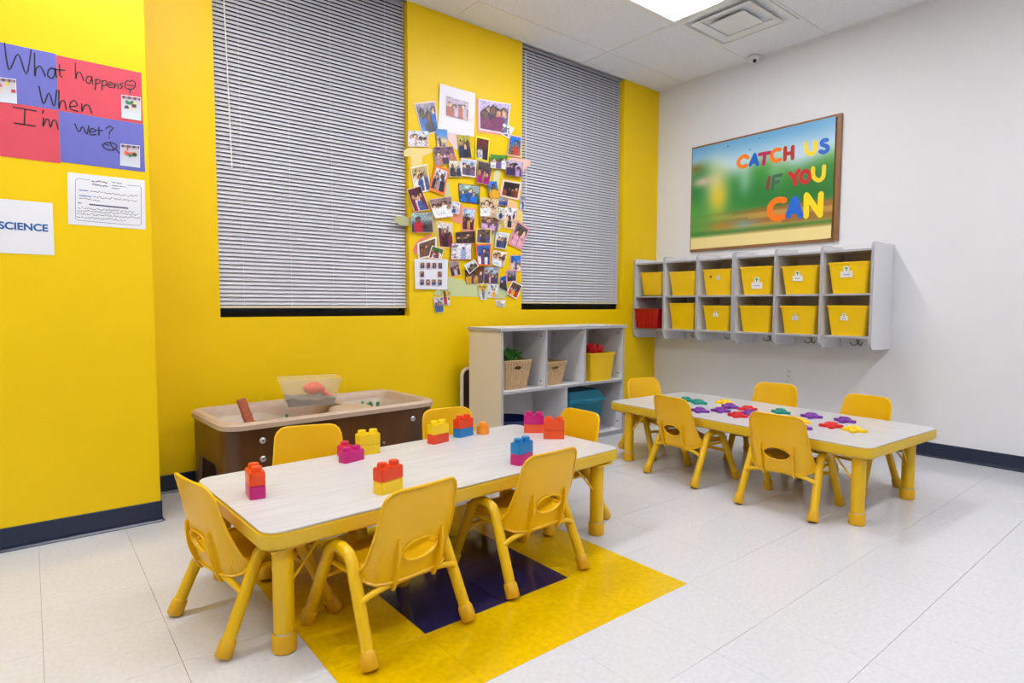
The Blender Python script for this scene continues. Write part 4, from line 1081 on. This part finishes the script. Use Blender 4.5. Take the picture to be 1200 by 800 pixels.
grid_print('print', photo_fn(11, (180, 160, 180), (190, 120, 96), 3, ((170, 90, 70), (190, 180, 200))), lambda u, v: qp(u, v)-Vector((0, .005, 0))-ow, 18, 18, M['print'], W_)
photo(A_([(524,192),(540,180),(722,228),(705,422),(534,400)]) [0:1]+A_([(728,232),(705,422),(530,398)]), 'pink backing sheet peeping out behind the large crowd photo', (240, 160, 150), None, name='backing_sheet', cat='paper')
ph(A_, [(534,190),(735,225),(715,415),(538,383)], 'large photo of women and children in a crowded room, top right', (236, 226, 240), (190, 170, 215), (110, 70, 100), 4, ((120, 40, 90), (90, 100, 140), (60, 40, 60)), .08, 1.5)
ph(A_, [(690,345),(755,375),(725,442),(668,408)], 'small white card with a tiny dark picture, at the corner of the crowd photo', WHITE_, (230, 230, 240), (200, 200, 220), 1, ((90, 80, 100),), .15)
ph(A_, [(95,390),(220,395),(222,492),(92,490)], 'photo of three children before a white sky, left edge', (230, 224, 230), (215, 222, 238), (210, 200, 205), 3, ((225, 215, 220), (200, 160, 160)), .02, 1.3)
ph(A_, [(265,378),(335,385),(345,495),(275,490)], 'photo of a sandy beach with a small distant figure', (220, 200, 176), (80, 140, 210), (214, 186, 150), 1, ((60, 60, 70),), .02, .5)
ph(A_, [(400,418),(475,422),(488,560),(415,560)], 'photo of a couple under yellow green trees', (150, 150, 110), (180, 170, 60), (60, 60, 80), 2, ((30, 40, 80), (20, 24, 40)), .02, 1.1)
ph(A_, [(515,422),(605,440),(595,590),(512,570)], 'bright yellow framed dark red card with a white haired figure', (240, 232, 60), (110, 30, 34), (40, 30, 50), 1, ((200, 200, 210),), .16, 1.0)
ph(A_, [(728,415),(800,430),(795,560),(710,545)], 'photo of a person in red under deep blue sky, beside the right blind', (236, 190, 170), (30, 120, 220), (120, 110, 90), 1, ((200, 60, 60),), .12, 1.2)
ph(A_, [(250,495),(370,490),(398,580),(265,615)], 'tilted photo of a dense group with mauve clothes', (190, 150, 160), (120, 90, 110), (150, 120, 160), 4, ((150, 130, 180), (200, 120, 90), (80, 60, 90)), .04, 1.2)
ph(A_, [(107,620),(210,598),(238,765),(140,785)], 'cream bordered tilted photo of a family by a wooden sign, left side', CREAM_, (190, 170, 120), (90, 90, 110), 3, ((230, 220, 220), (60, 90, 150)), .1)
ph(A_, [(262,602),(348,635),(318,798),(220,760)], 'orange framed tilted photo of a smiling group', (255, 130, 30), (220, 215, 230), (70, 60, 90), 3, ((40, 40, 60), (180, 130, 130), (170, 190, 230)), .2, 1.2)
ph(A_, [(345,580),(422,582),(425,682),(345,680)], 'pale photo of small figures by a white wall, right of the orange frame', (214, 200, 180), (214, 206, 190), (150, 140, 140), 2, ((40, 50, 70), (70, 60, 60)), .06, .9)
ph(A_, [(420,562),(518,578),(510,685),(420,672)], 'white bordered photo of two dark haired children', (236, 236, 244), (190, 200, 220), (130, 110, 130), 2, ((110, 90, 130), (90, 70, 90)), .14, 1.4)
ph(A_, [(525,580),(620,600),(590,735),(515,715)], 'photo of a woman in a purple top holding a child', (190, 150, 140), (80, 70, 70), (150, 30, 110), 2, ((160, 24, 110), (170, 130, 90)), .06, 1.3)
ph(A_, [(600,540),(710,550),(700,635),(600,625)], 'photo of a figure in white before green hedges', (160, 190, 110), (70, 140, 40), (190, 180, 200), 2, ((235, 235, 245), (120, 90, 160)), .03, 1.1)
ph(A_, [(700,575),(805,590),(800,685),(690,668)], 'lilac toned photo of four standing people by the right blind', (170, 140, 160), (200, 180, 210), (150, 120, 170), 4, ((60, 40, 80), (180, 150, 200)), .05, 1.0)
ph(A_, [(580,708),(638,710),(662,812),(600,828)], 'photo of a figure in blue and orange above the cream sports photo', (90, 70, 120), (40, 120, 210), (230, 160, 40), 1, ((240, 170, 30),), .04, 1.1)
ph(A_, [(685,695),(805,715),(785,825),(665,800)], 'cream card with three dark portraits in a row', (240, 216, 196), (40, 26, 28), (30, 20, 24), 3, ((150, 50, 40), (30, 24, 30), (90, 50, 40)), .2, 1.1)
ph(A_, [(408,718),(545,735),(540,850),(415,835)], 'dark red bordered photo of two people in blue by a lake', (130, 36, 50), (150, 170, 170), (60, 110, 80), 2, ((20, 110, 200), (30, 80, 150)), .07, 1.1)
ph(A_, [(82,760),(165,735),(225,885),(130,900)], 'tilted photo of a family in maroon and jeans, left edge', (240, 210, 190), (90, 30, 50), (60, 80, 140), 3, ((120, 20, 50), (230, 190, 210), (60, 90, 150)), .06, 1.2)
ph(B_, [(218,75),(360,55),(370,180),(255,195)], 'photo of a large group with people in white, centre left', (220, 200, 200), (150, 120, 120), (220, 190, 190), 5, ((240, 235, 240), (220, 140, 80), (240, 240, 245)), .04, 1.2)
ph(B_, [(360,85),(415,95),(405,165),(350,160)], 'small photo of a child with yellow hat beside the white-clad group', WHITE_, (220, 220, 230), (180, 180, 200), 1, ((40, 60, 150),), .12)
ph(B_, [(108,160),(240,155),(243,280),(110,280)], 'grey collage photo with a seated figure in red, left edge', (200, 205, 208), (150, 170, 170), (60, 60, 66), 1, ((190, 30, 50),), .03, 1.3)
ph(B_, [(430,120),(518,130),(505,275),(428,268)], 'pink framed photo of people in dark red outdoors', (238, 150, 150), (190, 210, 240), (90, 20, 30), 3, ((90, 14, 26), (70, 20, 30), (190, 150, 90)), .14, 1.1)
ph(B_, [(535,60),(650,75),(640,185),(535,180)], 'cream toned photo of a child in a white cap', (214, 190, 150), (226, 196, 150), (210, 170, 130), 3, ((240, 240, 240), (220, 190, 160)), .03, 1.3)
ph(B_, [(540,180),(660,190),(645,275),(540,260)], 'photo of a dark haired pair in lilac, below the white cap photo', (200, 170, 160), (170, 120, 90), (190, 150, 200), 3, ((200, 160, 210), (110, 80, 110)), .03, 1.3)
ph(B_, [(655,62),(712,70),(705,115),(648,108)], 'small blue and grey photo under the black trio card', (190, 200, 220), (150, 160, 190), (60, 80, 140), 2, ((50, 70, 140),), .06)
ph(B_, [(640,120),(690,132),(680,205),(636,195)], 'small photo of a child in navy left of the couple on white', WHITE_, (214, 216, 200), (200, 200, 190), 1, ((30, 50, 110),), .1)
ph(B_, [(700,115),(778,125),(760,260),(692,250)], 'tall photo of an elegant couple on white, pink border', (238, 190, 184), (236, 232, 240), (226, 210, 210), 2, ((230, 200, 150), (40, 34, 50)), .1, 1.0)
ph(B_, [(790,50),(828,45),(825,135),(790,140)], 'small grey photo reaching over the right blind', (206, 204, 210), (170, 165, 180), (170, 200, 220), 1, ((100, 80, 90),), .06)
ph(B_, [(775,200),(852,255),(800,390),(718,350)], 'large tilted pink framed photo of a baby in pink, lower right', (226, 150, 160), (90, 80, 90), (220, 150, 170), 2, ((235, 170, 190), (90, 60, 60)), .16, 1.2)
ph(B_, [(270,205),(372,220),(378,380),(290,375)], 'tall yellow bordered photo of a crowd in burgundy', (246, 214, 110), (220, 206, 200), (80, 30, 50), 4, ((120, 20, 60), (60, 30, 40)), .1, 1.1)
ph(B_, [(390,280),(510,270),(505,345),(395,345)], 'dark photo of a seated family, left of the cream frame', (90, 70, 60), (70, 56, 50), (50, 40, 40), 4, ((50, 36, 40), (110, 80, 60)), .03, 1.3)
ph(B_, [(510,255),(605,255),(600,355),(505,350)], 'cream framed photo of a couple at a sepia wall', (244, 206, 120), (110, 90, 76), (80, 80, 110), 2, ((80, 84, 130), (60, 50, 60)), .16, 1.2)
ph(B_, [(360,345),(492,345),(490,450),(355,450)], 'dark red bordered white page with a lone child', (150, 24, 40), (232, 224, 234), (228, 214, 222), 1, ((150, 170, 210),), .07, .8)
ph(B_, [(505,355),(600,350),(595,490),(515,485)], 'orange framed photo of a group in blue and white', (255, 120, 30), (50, 100, 190), (190, 190, 230), 4, ((230, 230, 245), (40, 60, 160), (120, 60, 80)), .12, 1.1)
ph(B_, [(640,275),(730,285),(700,385),(632,375)], 'white bordered photo of a person in navy, left of the pink baby frame', (226, 232, 240), (210, 214, 214), (190, 190, 180), 2, ((30, 40, 80), (60, 70, 110)), .12, 1.1)
ph(B_, [(150,345),(270,305),(275,420),(155,450)], 'white folded card with two brown pictures, lower left', (244, 238, 226), (110, 80, 66), (90, 60, 50), 2, ((120, 80, 60),), .18, 1.1)
ph(B_, [(240,360),(320,385),(300,445),(218,440)], 'tilted photo of a family before green bushes, over the ten-portrait page', (246, 240, 230), (60, 110, 40), (60, 40, 40), 3, ((150, 40, 40), (230, 220, 220)), .12, 1.1)
W2 = photo(B_([(133,445),(340,448),(338,635),(135,632)]), 'white page with ten tiny portraits in a rectangle, bottom left', (230, 230, 240), None)
ow = Vector(W2.location)
for (u, v) in [(180,485),(217,485),(254,486),(290,487),(178,538),(288,540),(177,590),(214,590),(251,590),(288,591)]:
    Pq = [ony(a, b, Y0) for a, b in B_([(u-12, v-17), (u+12, v-17), (u+12, v+17), (u-12, v+17)])]; Pq = [Vector((p.x, ow.y, p.z)) for p in Pq]; qp = quad_pos(Pq, ow.y)
    grid_print('portrait', photo_fn(u+v, (150, 110, 100), (90, 70, 90), 1, ((150, 60, 70), (80, 80, 130))[(u+v) % 2:], 1.6), lambda a, b: qp(a, b)-Vector((0, .0075, 0))-ow, 8, 8, M['print'], W2)
ph(B_, [(345,460),(410,452),(425,545),(365,558)], 'peach edged photo of two dark clothed figures, right of the ten-portrait page', (238, 170, 130), (160, 140, 140), (60, 50, 60), 2, ((50, 40, 50), (190, 180, 190)), .1, 1.1)
ph(B_, [(450,515),(568,490),(560,600),(455,600)], 'dark photo with an orange top edge and a figure in gold', (60, 44, 44), (110, 60, 30), (60, 50, 60), 3, ((210, 150, 40), (90, 70, 80)), .04, 1.1)
ph(B_, [(568,490),(662,495),(655,600),(568,600)], 'grey framed photo of a party group', (110, 110, 140), (180, 190, 210), (80, 60, 70), 4, ((90, 50, 60), (40, 60, 120), (210, 170, 160)), .08, 1.1)
ph(B_, [(430,485),(495,448),(520,490),(465,540)], 'small tilted white card with a dark round picture and a blue corner', (230, 236, 244), (210, 210, 220), (60, 60, 66), 1, ((120, 110, 60),), .14, 1.3)
ph(B_, [(625,390),(712,405),(690,500),(612,480)], 'pale photo collage of babies faces', (240, 232, 224), (236, 206, 180), (200, 220, 236), 3, ((230, 236, 244), (220, 190, 170)), .05, 1.6)
ph(B_, [(732,420),(802,420),(800,525),(735,510)], 'pink bordered photo of a white building and blue sky, right edge', (240, 186, 170), (30, 110, 210), (210, 196, 200), 2, ((220, 200, 200), (90, 70, 80)), .1, .8)
ph(B_, [(705,515),(775,510),(770,585),(710,590)], 'small pink framed photo of a dark haired face', (236, 170, 180), (150, 140, 170), (70, 60, 80), 1, ((50, 40, 60),), .16, 1.6)
ph(B_, [(668,560),(705,545),(712,650),(662,625)], 'narrow dark blue and black photo leaning right', (150, 170, 200), (20, 80, 170), (50, 36, 34), 1, ((60, 40, 30),), .08, 1.2)
ph(B_, [(745,580),(808,610),(770,697),(705,660)], 'tilted white bordered photo of children in red and yellow, bottom right', (246, 240, 240), (90, 70, 50), (200, 60, 40), 3, ((220, 60, 50), (240, 190, 30), (60, 110, 190)), .14, 1.3)
ph(B_, [(525,600),(590,595),(580,700),(545,700)], 'small white photo with a yellow smear at its top, bottom row', (232, 236, 240), (230, 190, 60), (200, 206, 214), 1, ((120, 130, 150),), .1)
ph(B_, [(597,600),(660,605),(650,690),(590,685)], 'small white photo of an orange capped child, bottom row', (232, 232, 240), (230, 230, 240), (210, 216, 224), 1, ((230, 170, 60),), .08)
ph(B_, [(640,700),(703,700),(700,747),(645,740)], 'small blurred white card below the bottom row', (236, 232, 228), (226, 220, 214), (200, 196, 200), 1, ((190, 180, 170),), .06)
ph(B_, [(305,640),(355,640),(355,735),(318,730)], 'small photo of a child with a red top, lowest pair right', (226, 222, 230), (200, 170, 60), (210, 214, 224), 1, ((190, 40, 60),), .06, 1.2)
ph(B_, [(248,685),(315,680),(315,775),(265,780)], 'small photo with blue and brown figures, lowest of all', (226, 222, 230), (200, 196, 196), (60, 90, 130), 2, ((40, 100, 160), (130, 60, 50)), .05, 1.2)

# three snapshots on the banner
def banner_photo(quad, label):
    P = [Vector((ony(u/4.706, 40+v/4.706, YP).x, 0, ony(u/4.706, 40+v/4.706, YP).z)) for u, v in quad]; yl = YP-.004; c = sum(P, Vector())/4; org = Vector((c.x, yl, c.z)); pos = quad_pos(P, yl)
    bm = B(); prism(bm, [pos(*q_)-org for q_ in ((0, 0), (1, 0), (1, 1), (0, 1))], (0, .0006, 0)); o = obj('snapshot', bm, plain('card_snap', 222, 226, 232, .5), None, False, org); tag(o, label, 'photo', 'snapshots taped on the question banner')
    pi_ = quad_pos(P, yl, .06); base = photo_fn(hash_(label), (70, 60, 60), (206, 214, 220), 0, ((0, 0, 0),))
    rn = random.Random(hash_(label)); bl = [(rn.uniform(.15, .9), rn.uniform(.45, .85), rn.uniform(.07, .14), rn.choice([(230, 90, 50), (40, 120, 80), (240, 190, 40), (60, 50, 50), (190, 60, 80)])) for _ in range(7)]
    def fn(u, v):
        c_ = lerp3((208, 216, 224), (180, 170, 176), v)
        if v > .86: c_ = (80, 60, 70) if math.sin(u*20) > 0 else (150, 120, 130)
        for x, y, r, cc in bl:
            if ((u-x)/r)**2+((v-y)/(r*.7))**2 < 1: c_ = cc
        return c_
    grid_print('print', fn, lambda u, v: pi_(u, v)-Vector((0, .0006, 0))-org, 20, 20, M['print'], o)
banner_photo([(-30,236),(88,250),(94,386),(-30,372)], 'snapshot taped at the left edge of the question banner')
banner_photo([(668,335),(776,350),(778,480),(670,462)], 'snapshot taped below the flower doodle on the red panel')
banner_photo([(664,605),(770,616),(772,738),(662,724)], 'snapshot taped at the bottom right of the purple panel')

# SCIENCE sign
def text_mesh(s, size, mtl, parent, loc, bold=0.0):
    cu_ = bpy.data.curves.new('lettering', 'FONT'); cu_.body = s; cu_.size = size; cu_.offset = bold; cu_.extrude = .0002; cu_.align_x = 'RIGHT'
    o = bpy.data.objects.new('tmp', cu_); COL.objects.link(o); bpy.context.view_layer.update()
    me = bpy.data.meshes.new_from_object(o.evaluated_get(bpy.context.evaluated_depsgraph_get())); bpy.data.objects.remove(o)
    me.materials.clear(); me.materials.append(mtl); n_ = bpy.data.objects.new('lettering', me); COL.objects.link(n_); n_.parent = parent
    n_.location = loc; n_.rotation_euler = (PI/2, 0, 0); return n_
cx = -.95; t = thing('word_sign', 'white paper sign with the blue word SCIENCE at the left edge', 'sign', (cx, YP-.001, 1.209))
bm = B(); box(bm, -.1395, .1305, -.0008, 0, 0, .2135); obj('paper_sheet', bm, M['paper'], t)
e_ = wp(56.5, 271)
text_mesh('SCIENCE', .040, M['blue_ink'], t, (e_.x-cx, -.0012, e_.z-1.209-.001), .0013)
# handwritten form
fx, fz = (-.765-.4865)/2, 1.342
t = thing('observation_form', 'white handwritten form taped under the banner', 'paper form', (fx, YP-.001, fz))
def fpt(u, v, d=.0012): q_ = ony(u/5.715, 180+v/5.715, YP); return Vector((q_.x-fx, -d, q_.z-fz))
bm = B(); Q = [fpt(452, 124, .0008), fpt(968, 180, .0008), fpt(975, 508, .0008), fpt(457, 472, .0008)]; prism(bm, Q, (0, .0007, 0)); obj('paper_sheet', bm, M['paper'], t)
bm = B()
ribbon(bm, [fpt(*q_) for q_ in [(600,178),(520,166),(505,178),(504,300),(506,432),(518,446),(700,462),(930,482),(944,474),(945,350),(944,226),(934,218),(852,211)]], .0016, (0, -1, 0), 0); obj('border_line', bm, plain('form_line', 70, 66, 110, .6), t)
bm = B(); rn = random.Random(2)
def scrib(x0_, y0_, x1_, y1_, wd, amp):
    n = int((x1_-x0_)/6); P = []
    for i in range(n+1):
        f = i/n; P.append(fpt(x0_+(x1_-x0_)*f, y0_+(y1_-y0_)*f+rn.uniform(-amp, amp)))
        if rn.random() < .12 and len(P) > 2: ribbon(bm, P, wd, (0, -1, 0), 0, caps=False); P = []
    if len(P) > 1: ribbon(bm, P, wd, (0, -1, 0), 0, caps=False)
for q_ in ((605,250,925,288), (625,290,915,318), (530,300,665,314), (522,362,900,392), (518,380,930,410), (516,402,935,430), (514,424,840,448)): scrib(*q_, .0019, 7)
obj('handwriting', bm, M['ink'], t, kind='stuff')
bm = B()
for q_ in ((615,184,645,188), (648,184,720,196), (618,206,720,220)): scrib(*q_, .0036, 4)
obj('printed_title', bm, plain('title_ink', 70, 56, 20, .6), t)
bm = B()
for q_ in ((748,190,815,200), (748,212,840,224), (750,230,798,236)): scrib(*q_, .0028, 3)
obj('printed_subtitle', bm, plain('subtitle_ink', 60, 90, 90, .6), t)
bm = B(); ribbon(bm, [fpt(600, 340), fpt(856, 366)], .0055, (0, -1, 0), 0); obj('dark_bar', bm, plain('bar_ink', 52, 50, 86, .6), t)
bm = B()
for a, b in (((532,244),(588,249)), ((530,280),(610,288)), ((524,330),(545,332))): ribbon(bm, [fpt(*a), fpt(*b)], .0036, (0, -1, 0), 0)
obj('blue_field_mark', bm, plain('field_blue', 20, 100, 170, .6), t)
